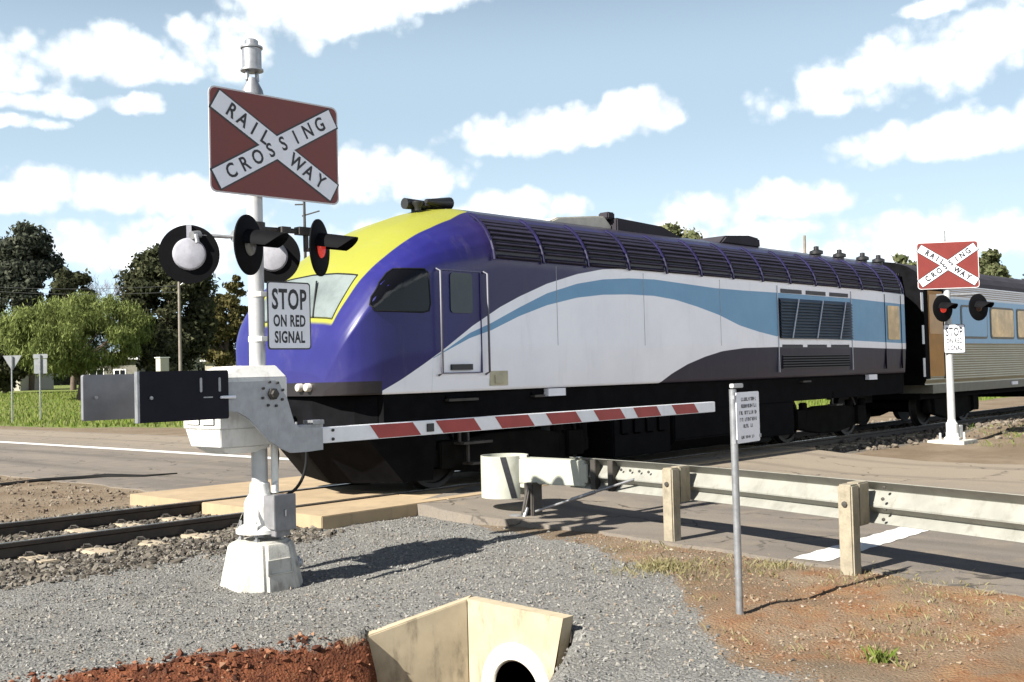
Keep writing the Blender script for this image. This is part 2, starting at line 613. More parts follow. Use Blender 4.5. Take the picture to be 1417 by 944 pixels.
def np_mesh(name, verts, faces, mats, attrs=None, smooth=False):
    """fast mesh from arrays: verts (n,3), faces (m,k)"""
    me = bpy.data.meshes.new(name)
    verts = np.asarray(verts, np.float32)
    faces = np.asarray(faces, np.int32)
    k = faces.shape[1]
    me.vertices.add(len(verts))
    me.vertices.foreach_set('co', verts.ravel())
    me.loops.add(faces.size)
    me.loops.foreach_set('vertex_index', faces.ravel())
    me.polygons.add(len(faces))
    me.polygons.foreach_set('loop_start', np.arange(0, faces.size, k, dtype=np.int32))
    me.polygons.foreach_set('use_smooth', np.full(len(faces), bool(smooth)))
    me.update(calc_edges=True)
    me.validate()
    for mm in (mats if isinstance(mats, (list, tuple)) else [mats]):
        me.materials.append(M[mm] if isinstance(mm, str) else mm)
    for an, arr in (attrs or {}).items():
        a = me.attributes.new(an, 'FLOAT', 'POINT')
        a.data.foreach_set('value', np.asarray(arr, np.float32).ravel())
    o = bpy.data.objects.new(name, me)
    COL.objects.link(o)
    return o

# ================================================================== THE SETTING
TRACK_Y, RAIL_N, RAIL_F, RAIL_Z = 10.86, 10.13, 11.59, 0.19


def track_mound(y):
    return 0.03 * (1 - sstep(np.abs(y - 11.1), 1.9, 3.4))


def ditch_edge(x):
    return 5.44 + np.clip(4.6 - x, 0, 20) * 0.36


def ground_z(x, y):
    x = np.asarray(x, float)
    y = np.asarray(y, float)
    r = np.hypot(x, y)
    road = sstep(x, 7.5, 8.1) * (1 - sstep(x, 17.3, 18.2))
    z = track_mound(y) + 0.0 * x
    z = z + (1 - road) * (0.035 * vnoise(x, y, .9, 3) * (1 - sstep(r, 16, 32)) + 0.018 * vnoise(x, y, 4.0, 5) * (1 - sstep(r, 20, 40)))
    # rough ground right of the post line and beyond the far mast
    z = z + 0.04 * vnoise(x, y, 1.6, 9) * (1 - road) * (1 - sstep(x, 9, 12) * (1 - sstep(x, 19, 22))) * sstep(x - y * .9, 1.2, 4.0) * (1 - sstep(r, 30, 50))
    # heaped ballast beside the line at the right
    z = z + 0.16 * sstep(x, 22.6, 25.0) * (1 - sstep(np.abs(y - 8.6), .5, 1.5)) * (1 + .4 * vnoise(x, y, 2.2, 31))
    z = z - .11 * np.exp(-(((x - 5.05) / 1.3) ** 2 + ((y - 7.5) / 1.0) ** 2))
    # drain running in front of the culvert
    wing = 5.24 + (5.06 - x) * .38 + .055
    e = np.where(x > 4.42, wing, ditch_edge(x) + .16 * vnoise(x, y * 0, 1.3, 21))
    far_bank = sstep(e - y, 0.0, np.where(x > 4.42, .09, np.interp(x, [3.7, 4.42], [.95, .28])))
    near_bank = 1 - sstep(4.42 - y, 0.0, np.interp(x, [3.6, 4.95], [1.2, .18]))
    along = 1 - sstep(x, 5.09, 5.15)
    dd = far_bank * near_bank * along
    z = z - dd * (.78 + .12 * vnoise(x, y, 3.1, 23) + .20 * vnoise(x, y, 7.5, 25) + .08 * vnoise(x, y, 14.0, 26))
    # the land climbs gently beyond the road on the left
    z = z + 1.0 * sstep(y - x * .25, 45, 80) + .6 * sstep(r, 70, 160)
    return z


def gz(x, y):
    return float(ground_z(np.array([x]), np.array([y]))[0])


def masks(x, y):
    n1 = vnoise(x, y, 1.1, 41)
    n2 = vnoise(x, y, 3.7, 43)
    w = n1 * .35 + n2 * .18
    # pad of blue-grey gravel round the signal mast
    xb = np.interp(y, [2.0, 3.0, 4.0, 5.1, 6.0, 7.0, 8.3, 9.2], [4.2, 5.1, 6.0, 7.0, 7.5, 7.9, 8.2, 8.2])
    g = 1 - sstep(x - xb + w, -.3, .35)
    g = g * sstep(y - ditch_edge(x) + .14 * n2, -.16, -.02) + sstep(x, 4.9, 5.1) * g * (1 - sstep(y - ditch_edge(x), -.02, .12))
    g = np.maximum(g, (1 - sstep(x - xb + w, -.3, .35)) * sstep(4.36 - y, 0, .12))
    g = np.clip(g, 0, 1) * (1 - sstep(y + w * .5, 9.2, 9.7))
    # coarse ballast near the rails, away from the road
    b = (1 - sstep(np.abs(y - TRACK_Y) + w * .4, 1.7, 2.3)) * (1 - sstep(x, 6.6, 6.9) * (1 - sstep(x, 17.6, 18.2)))
    # raw red earth in the drain
    r = sstep(np.where(x > 4.42, 5.29 + (5.06 - x) * .38, ditch_edge(x) + .14 * n2) - y, -.05, .10) * (1 - sstep(x, 5.0, 5.15)) * (1 - sstep(4.36 - y, 0, .25))
    o = sstep(n1 + .6 * n2 + .45 * sstep(4.6 - y, 0, 1.6), -.1, .6) * (1 - g) * sstep(x - y * .9, 1.2, 3) * (1 - sstep(np.hypot(x, y), 9, 13))
    # grass beyond the road and on the far side of the line
    gr = sstep(x + w * 2, 18.5, 20.5) * sstep(y + w * 2, 15.5, 18) + sstep(y + w * 3, 36, 42) * (1 - sstep(x, 6, 8) * (1 - sstep(x, 17.5, 18.5)))
    gr = np.clip(gr, 0, 1)
    return g, b, r, o, gr


def axis(lo, hi, fine, far):
    a = list(np.arange(lo, hi, fine))
    s, p = fine, lo
    left = []
    while p > -far:
        s *= 1.16
        p -= s
        left.append(p)
    s, p = fine, a[-1]
    right = []
    while p < far:
        s *= 1.055
        p += s
        right.append(p)
    return np.array(left[::-1] + a + right)


def make_ground_material():
    m = bpy.data.materials.new('ground')
    m.use_nodes = True
    t = m.node_tree
    t.nodes.clear()
    N = NT(t)
    out = N.n('ShaderNodeOutputMaterial')
    p = N.n('ShaderNodeBsdfPrincipled')
    p.inputs['Roughness'].default_value = .95
    p.inputs['Specular IOR Level'].default_value = .15
    geo = N.n('ShaderNodeNewGeometry')
    P = geo.outputs['Position']

    def att(nm):
        a = N.n('ShaderNodeAttribute', attribute_name=nm)
        return a.outputs['Fac']
    nA = N.noise(P, .8, 6, .6)
    nB = N.noise(P, 5.0, 6, .65)
    nC = N.noise(P, 32.0, 5, .7)
    nD = N.noise(P, 110.0, 3, .7)
    vor = N.n('ShaderNodeTexVoronoi')
    vor.inputs['Scale'].default_value = 55.0
    N.link(P, vor.inputs['Vector'])
    sepc = N.n('ShaderNodeSeparateColor')
    N.link(vor.outputs['Color'], sepc.inputs[0])
    # dry brown dirt
    dirt = N.mix(N.smooth(nA, .35, .65), (0.1404, 0.104, 0.0702), (0.1924, 0.1508, 0.1066))
    dirt = N.mix(N.math('MULTIPLY', N.smooth(nB, .5, .7), .5), dirt, (0.104, 0.078, 0.052))
    dirt = N.mix(N.math('MULTIPLY', N.smooth(nC, .52, .7), .55), dirt, (0.2184, 0.1872, 0.1404))
    dirt = N.mix(N.math('MULTIPLY', N.smooth(nD, .55, .7), .4), dirt, (0.0728, 0.052, 0.0364))
    # orange clay
    ora = N.mix(N.smooth(nB, .35, .65), (0.1872, 0.0858, 0.039), (0.2184, 0.1352, 0.0728))
    ora = N.mix(N.math('MULTIPLY', N.smooth(nC, .52, .68), .5), ora, (0.1456, 0.0676, 0.0364))
    patch = N.math('ADD', .25, N.math('MULTIPLY', N.smooth(N.noise(P, 2.6, 5, .6), .40, .60), .65))
    c = N.mix(N.math('MULTIPLY', att('orange'), patch), dirt, ora)
    # red earth
    red = N.mix(N.smooth(nB, .35, .62), (.060, .020, .011), (.16, .056, .027))
    red = N.mix(N.math('MULTIPLY', N.smooth(nC, .55, .7), .6), red, (.20, .11, .06))
    red = N.mix(N.math('MULTIPLY', N.smooth(nD, .5, .62), .6), red, (.03, .014, .009))
    c = N.mix(N.smooth(N.math('ADD', att('red'), N.math('MULTIPLY', N.math('SUBTRACT', nC, .5), .8)), .35, .6), c, red)
    # blue-grey gravel
    gv = N.mix(sepc.outputs[0], (0.08177, 0.08177, 0.07862), (0.2327, 0.2296, 0.217))
    gv = N.mix(N.smooth(nB, .3, .7), gv, (0.1541, 0.151, 0.1415))
    gv = N.mix(N.math('MULTIPLY', N.smooth(nA, .5, .75), .4), gv, (0.1824, 0.1635, 0.1352))
    gm = N.smooth(N.math('ADD', att('gravel'), N.math('MULTIPLY', N.math('SUBTRACT', nC, .5), .9)), .32, .62)
    c = N.mix(gm, c, gv)
    bl = N.mix(sepc.outputs[1], (0.052, 0.0468, 0.0416), (0.156, 0.1404, 0.1196))
    bm_ = N.smooth(N.math('ADD', att('ballast'), N.math('MULTIPLY', N.math('SUBTRACT', nC, .5), .6)), .3, .6)
    c = N.mix(bm_, c, bl)
    # grass
    gr = N.mix(N.smooth(nB, .35, .65), (0.0832, 0.1248, 0.0234), (0.1404, 0.1716, 0.0468))
    gr = N.mix(N.smooth(nA, .45, .68), gr, (0.1716, 0.1664, 0.0676))
    grm = N.smooth(N.math('ADD', att('grass'), N.math('MULTIPLY', N.math('SUBTRACT', nB, .5), .7)), .35, .65)
    c = N.mix(grm, c, gr)
    N.link(c, p.inputs['Base Color'])
    h = N.math('ADD', N.math('MULTIPLY', nC, .6), N.math('MULTIPLY', nD, .35))
    h = N.math('ADD', h, N.math('MULTIPLY', vor.outputs['Distance'], -.5))
    b = N.n('ShaderNodeBump')
    b.inputs['Strength'].default_value = 1.0
    b.inputs['Distance'].default_value = .018
    N.link(h, b.inputs['Height'])
    N.link(b.outputs[0], p.inputs['Normal'])
    N.link(p.outputs[0], out.inputs[0])
    return m


M['ground'] = make_ground_material()


def grid_faces(nx, ny):
    i = np.arange(nx - 1)[:, None] * ny + np.arange(ny - 1)[None, :]
    i = i.ravel()
    return np.stack([i, i + ny, i + ny + 1, i + 1], 1)


def build_ground():
    xs = axis(-1.5, 12.0, .06, 900)
    ys = axis(1.0, 14.0, .06, 900)
    X, Y = np.meshgrid(xs, ys, indexing='ij')
    Z = ground_z(X, Y)
    V = np.stack([X.ravel(), Y.ravel(), Z.ravel()], 1)
    g, b, r, o, gr = masks(X.ravel(), Y.ravel())
    F = grid_faces(len(xs), len(ys))
    # leave the mouth of the culvert open behind its face panel
    q = V[F]
    steep = (q[..., 2].max(1) - q[..., 2].min(1)) > .2
    c = q.mean(1)
    F = F[~(steep & (c[:, 0] > 5.0) & (c[:, 0] < 5.3) & (np.abs(c[:, 1] - 4.78) < .36))]
    ob = np_mesh('ground', V, F, 'ground', {'gravel': g, 'ballast': b, 'red': r, 'orange': o, 'grass': gr}, smooth=True)
    struct(ob)


build_ground()


def asphalt_material():
    m = bpy.data.materials.new('asphalt')
    m.use_nodes = True
    t = m.node_tree
    t.nodes.clear()
    N = NT(t)
    out = N.n('ShaderNodeOutputMaterial')
    p = N.n('ShaderNodeBsdfPrincipled')
    p.inputs['Roughness'].default_value = .9
    p.inputs['Specular IOR Level'].default_value = .25
    geo = N.n('ShaderNodeNewGeometry')
    P = geo.outputs['Position']
    mp = N.n('ShaderNodeMapping')
    mp.inputs['Scale'].default_value = (1, .16, 1)
    N.link(P, mp.inputs[0])
    lane = N.noise(mp.outputs[0], 1.1, 5, .6)
    nB = N.noise(P, 2.2, 6, .65)
    nC = N.noise(P, 60, 4, .7)
    c = N.mix(N.smooth(lane, .32, .68), (0.1196, 0.1046, 0.0909), (0.1704, 0.1483, 0.1244))
    c = N.mix(N.math('MULTIPLY', N.smooth(nB, .48, .72), .6), c, (0.2153, 0.1764, 0.1316))
    sx = N.n('ShaderNodeSeparateXYZ')
    N.link(P, sx.inputs[0])
    c = N.mix(N.math('MULTIPLY', N.smooth(N.math('ADD', sx.outputs[0], N.math('MULTIPLY', nB, 3.0)), 12.5, 17.0), .8), c, (0.2332, 0.1943, 0.1465))
    c = N.mix(N.math('MULTIPLY', N.smooth(nC, .5, .7), .45), c, (0.05382, 0.04784, 0.04306))
    vc = N.n('ShaderNodeTexVoronoi', feature='DISTANCE_TO_EDGE')
    vc.inputs['Scale'].default_value = .55
    dv = N.n('ShaderNodeVectorMath', operation='ADD')
    nv = N.n('ShaderNodeTexNoise')
    nv.inputs['Scale'].default_value = 1.6
    nv.inputs['Detail'].default_value = 5
    N.link(P, nv.inputs['Vector'])
    N.link(P, dv.inputs[0])
    N.link(nv.outputs['Color'], dv.inputs[1])
    N.link(dv.outputs[0], vc.inputs['Vector'])
    crack = N.math('MULTIPLY', N.smooth(vc.outputs['Distance'], .016, .004), N.smooth(nB, .42, .58))
    c = N.mix(N.math('MULTIPLY', crack, .75), c, (.022, .02, .018))
    wv = N.math('ABSOLUTE', N.math('SUBTRACT', N.math('FRACT', N.math('MULTIPLY', N.math('ADD', sx.outputs[0], N.math('MULTIPLY', lane, .5)), .57)), .5))
    c = N.mix(N.math('MULTIPLY', N.smooth(wv, .12, .02), .28), c, (.05, .045, .04))
    N.link(c, p.inputs['Base Color'])
    b = N.n('ShaderNodeBump')
    b.inputs['Strength'].default_value = .5
    b.inputs['Distance'].default_value = .008
    N.link(nC, b.inputs['Height'])
    N.link(b.outputs[0], p.inputs['Normal'])
    N.link(p.outputs[0], out.inputs[0])
    return m


M['asphalt'] = asphalt_material()


def road_z(x, y):
    return float(.150 * (1 - sstep(abs(y - 11.1), 1.3, 4.2)) + 1.0 * sstep(y - x * .25, 45, 80) + .6 * sstep(math.hypot(x, y), 70, 160)) + .008


def strip(name, xl, xr, y0, y1, step, m, dz=0.0, nx=2, rag=0.0):
    """a sheet running along the road, following its rise over the line"""
    ys = np.arange(y0, y1 + 1e-6, step)
    V, n = [], nx + 1
    skirt = nx > 2
    for k, y in enumerate(ys):
        a = (xl(y) if callable(xl) else xl) + rag * float(vnoise(np.array([0.]), np.array([y]), 2.1, 51)[0])
        b = (xr(y) if callable(xr) else xr) + rag * float(vnoise(np.array([9.]), np.array([y]), 2.1, 52)[0])
        if skirt:
            V.append((a - .02, y, road_z(a, y) + dz - .3))
        for j in range(n):
            x = a + (b - a) * j / nx
            V.append((x, y, road_z(x, y) + dz))
        if skirt:
            V.append((b + .02, y, road_z(b, y) + dz - .3))
    F = grid_faces(len(ys), n + (2 if skirt else 0))[:, ::-1]
    o = np_mesh(name, V, F, m)
    return o


# road in two lengths, either side of the concrete crossing deck
def left_edge(y):
    return float(np.interp(y, [-30, 0, 4, 6.5, 7.6, 8.4, 9.3, 9.95], [6.6, 6.9, 7.9, 8.35, 8.35, 8.1, 8.1, 9.7]))


struct(strip('road', left_edge, 17.1, -40, 9.95, .15, 'asphalt', .022, 8, .12))
struct(strip('road', 7.95, 16.6, 13.28, 150, .4, 'asphalt', .006, 4, .15))
struct(strip('centre_line', 12.45, 12.80, 16.5, 140, .5, 'road_white', .012, 1))


def stop_line():
    mb = MB()
    n = 46
    for k in range(n):
        x0, x1 = 8.02 + k * .09, 8.02 + (k + 1) * .09
        def yy(x, s, e):
            return 4.33 + s * .15 + .012 * math.sin(x * 23 + e)
        z = road_z(x0, 4.3) + .027
        mb.add([(x0, yy(x0, -1, 0), z), (x1, yy(x1, -1, 0), z), (x1, yy(x1, 1, 2), z), (x0, yy(x0, 1, 2), z)], [(0, 1, 2, 3)])
    struct(mb.build('stop_line', 'road_white'))


stop_line()


def crossing_deck():
    for (y0, y1) in ((9.2, 10.085), (10.225, 11.545), (11.64, 13.3)):
        mb = MB()
        x = 6.82
        while x < 17.3:
            x1 = min(x + 1.8, 17.45)
            mb.box(x, x1 - .012, y0, y1, -.1, .172)
            x = x1
        struct(mb.build('crossing_deck', 'panel', bevel=.008))


crossing_deck()


def railway():
    t = thing('railway_track', 'steel railway line on concrete sleepers running under the train', 'railway track', (6, TRACK_Y, 0))
    for y in (RAIL_N, RAIL_F):
        mb = MB()
        prof = [(-.07, .02), (.07, .02), (.07, .035), (.012, .055), (.012, .135), (.036, .15), (.036, .183), (-.036, .183), (-.036, .15), (-.012, .135), (-.012, .055), (-.07, .035)]
        Tm = Matrix(((0, 0, 1, 0), (1, 0, 0, y), (0, 1, 0, 0), (0, 0, 0, 1)))
        mb.prism(prof, -70, 160, 0, Tm)
        mb.box(-70, 160, y - .026, y + .026, .1835, .19, 1)
        mb.build('rail', ['rail_steel', 'rail_head'], t)
    k = 0
    x = -5.0
    while x < 46:
        if not (6.75 < x < 18.5):
            mb = MB()
            mb.frustum(x - .12, x + .12, 9.58, 12.14, -.15, x - .095, x + .095, 9.6, 12.12, .055)
            s = mb.build('sleeper', 'sleeper', t, bevel=.01)
            if x < 7.5 or x > 20:
                for y in (RAIL_N, RAIL_F):
                    for sg in (-1, 1):
                        c = MB()
                        c.box(x - .05, x + .05, y + sg * .045, y + sg * .105, .04, .075)
                        c.tube([(x - .045, y + sg * .10, .06), (x - .02, y + sg * .06, .085), (x + .02, y + sg * .09, .085), (x + .04, y + sg * .11, .06)], .011, 6)
                        c.build('rail_clip', 'steel_dark', s)
        x += .54
        k += 1


railway()


# ------------------------------------------------------------------ loose stones (nobody could count them)
def stones(name, n, region, keep, size, cols, seed, icos=False, sink=.25):
    rng = np.random.default_rng(seed)
    x = rng.uniform(region[0], region[1], n)
    y = rng.uniform(region[2], region[3], n)
    k = keep(x, y) > rng.uniform(0, 1, n)
    x, y = x[k], y[k]
    n = len(x)
    z = ground_z(x, y)
    base = np.array([(1, 0, 0), (-1, 0, 0), (0, 1, 0), (0, -1, 0), (0, 0, 1), (0, 0, -1)], float)
    fc = np.array([(0, 2, 4), (2, 1, 4), (1, 3, 4), (3, 0, 4), (2, 0, 5), (1, 2, 5), (3, 1, 5), (0, 3, 5)])
    if icos:
        bm = bmesh.new()
        bmesh.ops.create_icosphere(bm, subdivisions=1, radius=1)
        base = np.array([v.co[:] for v in bm.verts])
        fc = np.array([[v.index for v in f.verts] for f in bm.faces])
        bm.free()
    nv = len(base)
    s = size[0] + (size[1] - size[0]) * rng.random(n) ** 2.5
    P = base[None] * (1 + rng.normal(0, .26, (n, nv, 1))) + rng.normal(0, .20, (n, nv, 3))
    P = P * s[:, None, None] * rng.uniform(.7, 1.25, (n, 1, 3))
    a = rng.uniform(0, 2 * np.pi, n)
    b = rng.uniform(-.7, .7, n)
    ca, sa, cb, sb = np.cos(a)[:, None], np.sin(a)[:, None], np.cos(b)[:, None], np.sin(b)[:, None]
    X, Y, Z = P[..., 0], P[..., 1], P[..., 2]
    Y, Z = Y * cb - Z * sb, Y * sb + Z * cb
    X, Y = X * ca - Y * sa, X * sa + Y * ca
    V = np.stack([X + x[:, None], Y + y[:, None], Z * .8 + (z + s * sink)[:, None]], -1).reshape(-1, 3)
    F = (fc[None] + (np.arange(n) * nv)[:, None, None]).reshape(-1, 3)
    tone = np.repeat(rng.random(n), nv)
    o = np_mesh(name, V, F, stone_material(name, cols), {'tone': tone})
    return struct(o, 'stuff')


def stone_material(name, cols):
    m = bpy.data.materials.new(name)
    m.use_nodes = True
    t = m.node_tree
    t.nodes.clear()
    N = NT(t)
    out = N.n('ShaderNodeOutputMaterial')
    p = N.n('ShaderNodeBsdfPrincipled')
    p.inputs['Roughness'].default_value = .9
    p.inputs['Specular IOR Level'].default_value = .2
    a = N.n('ShaderNodeAttribute', attribute_name='tone')
    r = N.n('ShaderNodeValToRGB')
    r.color_ramp.elements[0].color = (*cols[0], 1)
    r.color_ramp.elements[1].color = (*cols[-1], 1)
    for i, c in enumerate(cols[1:-1]):
        e = r.color_ramp.elements.new((i + 1) / (len(cols) - 1))
        e.color = (*c, 1)
    N.link(a.outputs['Fac'], r.inputs[0])
    N.link(r.outputs[0], p.inputs['Base Color'])
    N.link(p.outputs[0], out.inputs[0])
    return m


GREYS = [(0.06981, 0.06981, 0.06854), (0.1205, 0.1193, 0.1143), (0.1587, 0.1555, 0.1472), (0.184, 0.1777, 0.165), (0.2348, 0.2284, 0.2125), (0.1714, 0.1396, 0.1079)]
stones('gravel', 80000, (0, 9, 2.6, 9.8), lambda x, y: masks(x, y)[0] * (.75 + .25 * vnoise(x, y, 2, 71)), (.004, .0155), GREYS, 1)
stones('ballast', 15000, (1.5, 7.0, 8.7, 13.2), lambda x, y: np.clip(masks(x, y)[1] * 1.2 + .25 * (y < 9.8) * (y > 8.9), 0, 1) * ((np.abs(y - RAIL_N) > .09) & (np.abs(y - RAIL_F) > .09)),
       (.012, .036), [(0.0385, 0.0341, 0.0286), (0.077, 0.0671, 0.055), (0.121, 0.1073, 0.088), (0.165, 0.1485, 0.1265)], 2, True)
stones('ballast', 5000, (18.4, 34, 7.6, 13.5), lambda x, y: np.clip(masks(x, y)[1] + .5 * (np.abs(y - 8.6) < .9) * (x > 22.8), 0, 1), (.025, .07), [(0.066, 0.055, 0.044), (0.132, 0.11, 0.088), (0.1815, 0.154, 0.121)], 3, True)
stones('dirt_stones', 30000, (4.6, 9, 2.2, 6.8), lambda x, y: (1 - masks(x, y)[0]) * np.clip(.35 + .6 * vnoise(x, y, 2.4, 77), 0, 1) * (x < np.interp(y, [0, 4, 6.5], [7.2, 8.0, 8.4])), (.003, .015),
       [(0.11, 0.0605, 0.03575), (0.165, 0.1155, 0.077), (0.209, 0.165, 0.1155), (0.1485, 0.077, 0.04125), (0.275, 0.2365, 0.187)], 4, False)
stones('red_clods', 26000, (0, 5.0, 4.3, 7.6), lambda x, y: masks(x, y)[2] * np.clip(.5 + vnoise(x, y, 5, 87), .1, 1), (.004, .026), [(.03, .013, .009), (.07, .025, .014), (.12, .043, .022), (.16, .06, .03), (.22, .13, .08)], 5, False, .1)
stones('verge_stones', 9000, (1, 8.0, 12.6, 20), lambda x, y: np.clip(.3 + .6 * vnoise(x, y, 1.4, 79), 0, 1) * (x < 7.8), (.01, .04), [(0.0825, 0.0605, 0.044), (0.132, 0.1045, 0.077), (0.176, 0.1485, 0.1155)], 6)


# ------------------------------------------------------------------ grass
def blade_material(name, c0, c1, c2):
    m = bpy.data.materials.new(name)
    m.use_nodes = True
    t = m.node_tree
    t.nodes.clear()
    N = NT(t)
    out = N.n('ShaderNodeOutputMaterial')
    d = N.n('ShaderNodeBsdfDiffuse')
    tr = N.n('ShaderNodeBsdfTranslucent')
    mx = N.n('ShaderNodeMixShader')
    mx.inputs[0].default_value = .3
    a = N.n('ShaderNodeAttribute', attribute_name='tone')
    r = N.n('ShaderNodeValToRGB')
    r.color_ramp.elements[0].color = (*c0, 1)
    r.color_ramp.elements[1].color = (*c2, 1)
    e = r.color_ramp.elements.new(.5)
    e.color = (*c1, 1)
    N.link(a.outputs['Fac'], r.inputs[0])
    N.link(r.outputs[0], d.inputs[0])
    N.link(r.outputs[0], tr.inputs[0])
    N.link(d.outputs[0], mx.inputs[1])
    N.link(tr.outputs[0], mx.inputs[2])
    N.link(mx.outputs[0], out.inputs[0])
    return m


def blades(name, x, y, h, w, material, rng, lean=.5):
    n = len(x)
    z = ground_z(x, y)
    a = rng.uniform(0, 2 * np.pi, n)
    l = rng.uniform(0, lean, n) * h
    la = rng.uniform(0, 2 * np.pi, n)
    dx, dy = np.cos(a) * w / 2, np.sin(a) * w / 2
    V = np.zeros((n, 4, 3))
    V[:, 0] = np.stack([x - dx, y - dy, z - .01], 1)
    V[:, 1] = np.stack([x + dx, y + dy, z - .01], 1)
    V[:, 2] = np.stack([x + dx * .6 + np.cos(la) * l * .4, y + dy * .6 + np.sin(la) * l * .4, z + h * .6], 1)
    V[:, 3] = np.stack([x + np.cos(la) * l, y + np.sin(la) * l, z + h], 1)
    F = np.arange(n)[:, None] * 4 + np.array([0, 1, 2, 3])[None]
    tone = np.repeat(rng.random(n), 4)
    return np_mesh(name, V.reshape(-1, 3), F, material, {'tone': tone})


def grasses():
    rng = np.random.default_rng(5)
    M['grass_green'] = blade_material('grass_green', (0.088, 0.1375, 0.022), (0.154, 0.198, 0.044), (0.231, 0.231, 0.088))
    M['grass_dry'] = blade_material('grass_dry', (0.143, 0.132, 0.055), (0.242, 0.209, 0.11), (0.3025, 0.275, 0.165))
    n = 60000
    d = rng.uniform(30, 90, n)
    x = rng.uniform(6, 62, n)
    y = rng.uniform(30, 84, n)
    k = (masks(x, y)[4] > .6) & (np.abs(np.arctan2(y, x) - math.radians(60)) < .32)
    x, y = x[k], y[k]
    tag_ = blades('grass', x, y, rng.uniform(.06, .22, len(x)), rng.uniform(.04, .09, len(x)), 'grass_green', rng)
    struct(tag_, 'stuff')
    # grass seen under and past the train on the right
    n = 26000
    x = rng.uniform(17, 62, n)
    y = rng.uniform(14.5, 30, n)
    k = masks(x, y)[4] > .5
    struct(blades('grass', x[k], y[k], rng.uniform(.06, .3, k.sum()), rng.uniform(.03, .07, k.sum()), 'grass_green', rng), 'stuff')
    # dry weeds in the dirt
    def clump(cx, cy, r, n, h, m, label, cat='weeds'):
        a = rng.uniform(0, 2 * np.pi, n)
        q = np.abs(rng.normal(0, r * .55, n))
        o = blades('grass_tuft', cx + q * np.cos(a), cy + q * np.sin(a), rng.uniform(h * .3, h, n), rng.uniform(.003, .008, n), m, rng, 1.1)
        tag(o, label, cat, 'weed tufts in the dirt')
    p = onZ(915, 790)
    clump(p.x, p.y, .40, 900, .065, 'grass_dry', 'straw yellow grass tuft in the dirt between gravel and guardrail')
    p = onZ(1216, 912)
    clump(p.x, p.y, .07, 120, .09, 'grass_green', 'small fresh green tuft in orange dirt near the lower right')
    p = onZ(1075, 785)
    clump(p.x, p.y, .30, 300, .05, 'grass_dry', 'thin dry weeds beside the wooden guardrail post under the white stop line')
    n = 4500
    x = rng.uniform(5.5, 8.3, n)
    y = rng.uniform(2.4, 6.8, n)
    k = (masks(x, y)[0] < .4) & (vnoise(x, y, 1.7, 91) > .0)
    struct(blades('dry_grass', x[k], y[k], rng.uniform(.015, .05, k.sum()), rng.uniform(.002, .005, k.sum()), 'grass_dry', rng, 1.3), 'stuff')
    n = 1800
    x = rng.uniform(21, 34, n)
    y = rng.uniform(6.5, 9.2, n)
    k = vnoise(x, y, .8, 93) > .1
    struct(blades('dry_grass', x[k], y[k], rng.uniform(.03, .14, k.sum()), rng.uniform(.008, .02, k.sum()), 'grass_green', rng, 1.3), 'stuff')


grasses()

# ================================================================== THE TRAIN
NOSE_X, TAIL_X, HALF, BASE_Z, TOP_Z = 7.5, 22.2, 1.38, 1.40, 3.88
SIDE = TRACK_Y - HALF
PROFILE = [(.972, 1.40), (.985, 1.62), (1.0, 1.95), (1.0, 3.02), (.985, 3.16), (.945, 3.32), (.87, 3.48), (.77, 3.60), (.6, 3.73), (.35, 3.83), (.0, 3.88)]
_pl = np.array(PROFILE)


def prof_pt(s):
    """s from 0 (bottom of the side) to 1 (roof centre) -> half width factor, height"""
    seg = np.hypot(np.diff(_pl[:, 0] * HALF), np.diff(_pl[:, 1]))
    cum = np.concatenate([[0], np.cumsum(seg)]) / seg.sum()
    return np.interp(s, cum, _pl[:, 0]), np.interp(s, cum, _pl[:, 1])


def smooth_interp(u, xs, ys):
    """monotone cubic through the stations"""
    xs, ys = np.array(xs, float), np.array(ys, float)
    h = np.diff(xs)
    d = np.diff(ys) / h
    mm = np.zeros(len(xs))
    mm[1:-1] = np.where(d[:-1] * d[1:] > 0, 2 * d[:-1] * d[1:] / (d[:-1] + d[1:] + 1e-9), 0)
    mm[0], mm[-1] = d[0], d[-1]
    u = np.clip(np.asarray(u, float), xs[0], xs[-1])
    i = np.clip(np.searchsorted(xs, u) - 1, 0, len(xs) - 2)
    t = (u - xs[i]) / h[i]
    return ((2 * t**3 - 3 * t**2 + 1) * ys[i] + (t**3 - 2 * t**2 + t) * h[i] * mm[i] + (-2 * t**3 + 3 * t**2) * ys[i + 1] + (t**3 - t**2) * h[i] * mm[i + 1])


def nose_top(u):
    return smooth_interp(u, [0, .03, .08, .16, .32, .52, .95, 1.45, 2.0, 2.5, 30], [1.70, 1.92, 2.14, 2.33, 2.60, 2.88, 3.25, 3.56, 3.76, 3.86, 3.88])


def nose_w(u):
    return smooth_interp(u, [0, .04, .12, .25, .45, .8, 1.2, 30], [.60, .72, .83, .905, .955, .99, 1.0, 1.0])


def hull(u, s, side=-1, off=0.0):
    """point of the power car's skin: u metres behind the nose tip"""
    u = np.asarray(u, float)
    s = np.asarray(s, float)
    f, z = prof_pt(s)
    top, w = nose_top(u), nose_w(u)
    sh = smooth_interp(u, [0, .3, .7, 1.1, 1.6, 2.1, 30], [.16, .24, .40, .56, .76, .86, .86])
    eave = top - sh
    zz = np.where(z < 3.02, BASE_Z + (z - BASE_Z) * (eave - BASE_Z) / (3.02 - BASE_Z), eave + (z - 3.02) * sh / .86)
    # the squashed nose keeps a softly rounded shoulder
    yy = f * HALF * w
    return np.stack([NOSE_X + u + 0 * yy, TRACK_Y + side * (yy + off), zz + 0 * yy], -1)


def px_curve(pts):
    """livery line surveyed on the side of the car -> (x, z)"""
    q = [onY(x, y, SIDE) for x, y in pts]
    return np.array([p.x for p in q]), np.array([p.z for p in q])


